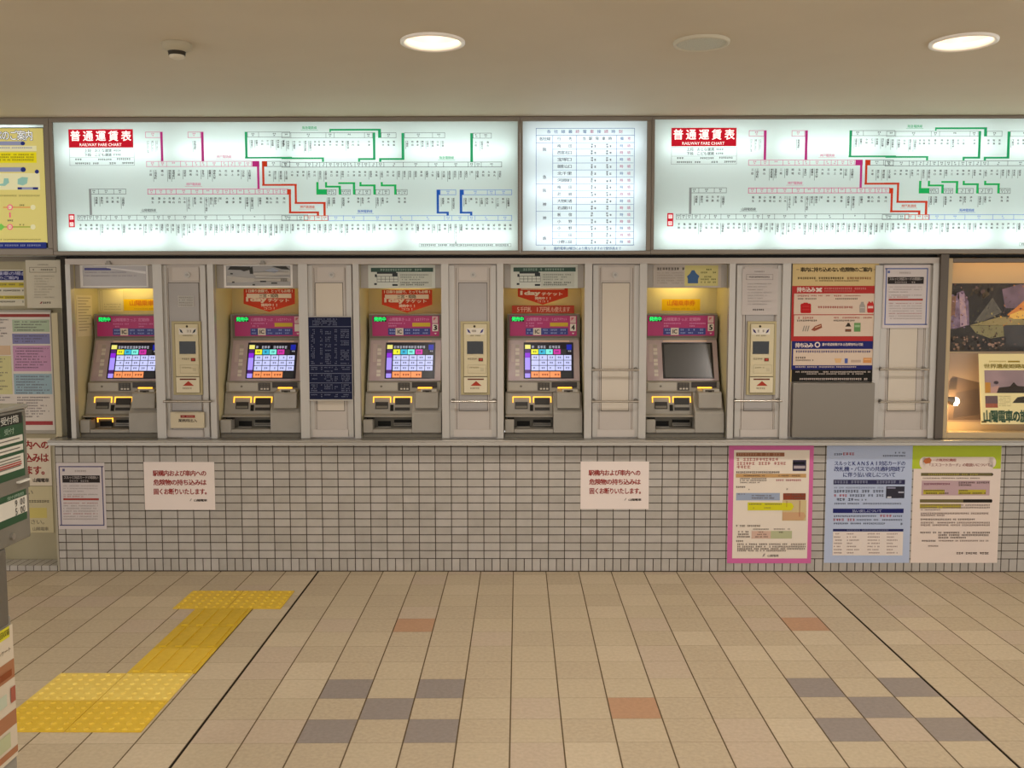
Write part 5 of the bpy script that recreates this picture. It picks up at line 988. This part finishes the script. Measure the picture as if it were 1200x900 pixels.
def face(mb, u0, v0, u1, v1, m, l=1, off=0.0):
    # u: metres back from the far edge (0) towards the viewer, v: height in metres
    x = XS+off+l*LY; mb.add([(x, YF-u1, v0), (x, YF-u0, v0), (x, YF-u0, v1), (x, YF-u1, v1)], [(0, 1, 2, 3)], m)
def ftext(mb, s_, u0, v0, u1, v1, m, l=3, bold=.02):
    n = len(s_); cw = (u0-u1)/n
    for i, ch in enumerate(s_):
        if ch == ' ': continue
        g_ = glyphs(ch, bold); bx = EM if is_cjk(ch) else g_[2]; a0 = u1+(u0-u1)*0; x = XS+l*LY
        ua = u1-(u1-u0)/n*i; ub = u1-(u1-u0)/n*(i+1)
        if not is_cjk(ch): ua -= .1*(u1-u0)/n; ub += .1*(u1-u0)/n; bx = EM if ch in ':' else bx
        mb.add([(x, YF-ua+(ua-ub)*(p[0]-bx[0])/(bx[2]-bx[0]), v0+(v1-v0)*(p[1]-bx[1])/(bx[3]-bx[1])) for p in g_[0]], g_[1], m)
hz = lambda v: gx(28, v).z
GP = M('#1f4a2a', .45); GP2 = M('#2c6a38', .45); WHc = M('#cfcabd', .5)
mb = MB(); face(mb, .02, hz(609), .40, hz(486.5), GP); face(mb, .025, hz(494.5), .40, hz(482), M('#14160f', .4), 2); face(mb, .0, hz(573), .42, hz(557), SG, 2); mb.build('green_panel', t)['label'] = 'dark green panel with white cards'
mb = MB()
for a, b in ((508, 515.5), (519, 526), (530, 548)): face(mb, .028, hz(b), .37, hz(a), WHc, 3)
face(mb, .02, hz(600), .3, hz(580.5), WHc, 3)
for k, v in enumerate((511, 522, 532.5, 536, 543)): face(mb, .045, hz(v+1.2), .3, hz(v), M('#6a655a', .5), 4)
for v in (538.5, 541): face(mb, .04, hz(v+1.6), .3, hz(v), M('#a04038', .5), 4)
mb.build('cards', t)
mb = MB(); ftext(mb, '受付箱', .045, hz(493.3), .135, hz(484.2), M('#cfcfc4', .5)); ftext(mb, '受付', .07, hz(505), .12, hz(498), M('#9ab09a', .5)); ftext(mb, '9:00', .032, hz(590), .085, hz(582), M('#1c1c1a', .5), 5, .03); ftext(mb, '5:00', .032, hz(599.5), .085, hz(591.5), M('#1c1c1a', .5), 5, .03); ftext(mb, '受付時間', .035, hz(579.5), .12, hz(575.5), M('#9ab09a', .5)); mb.build('lettering', t)
mb = MB(); mb.box(XS+.0005, XS+.012, YF-.07, YF-.014, hz(563.5), hz(561), M('#d6d2c8', .4)); mb.build('handle', t, bevel=.002)
mb = MB(); c = Vector((XS, YF-.105, hz(622))); mb.tube(c, c+Vector((.008, 0, 0)), .009, M('#9a958a', .35, .6), 16); mb.build('lock', t)
# leaflets on the case
mb = MB(); uo = YF-yr; L0 = lambda v: gx(20, v).z
def fa(u0, va, u1, vb, m, l=3): face(mb, uo+u0, L0(vb), uo+u1, L0(va), m, l)
OR = M('#a3704e', .5); PL_ = M('#cdbfa8', .5)
fa(.003, 727, .35, 885, PL_, 1); fa(.02, 727, .35, 740, M('#d0c830', .5), 2); mb.build('leaflet_sheet', t)
mb = MB(); ftext(mb, '回収箱', uo+.022, L0(737), uo+.07, L0(729.5), M('#2a2a1c', .5), 4, .04); ftext(mb, 'アンケート', uo+.018, L0(757), uo+.1, L0(751), M('#3a3024', .5), 4, .03); mb.build('leaflet_lettering', t); mb = MB()
fa(.004, 768, .3, 790, OR, 2); fa(.02, 778, .2, 786, M('#8a4a28', .5), 4); fa(.006, 800, .03, 818, M('#a05a48', .5), 4); fa(.05, 803, .2, 817, M('#b9bfa8', .5), 4); fa(.004, 828, .3, 846, OR, 2); fa(.04, 850, .2, 868, M('#b3b58e', .5), 4); fa(.004, 872, .2, 880, OR, 2); mb.build('leaflet_pictures', t)
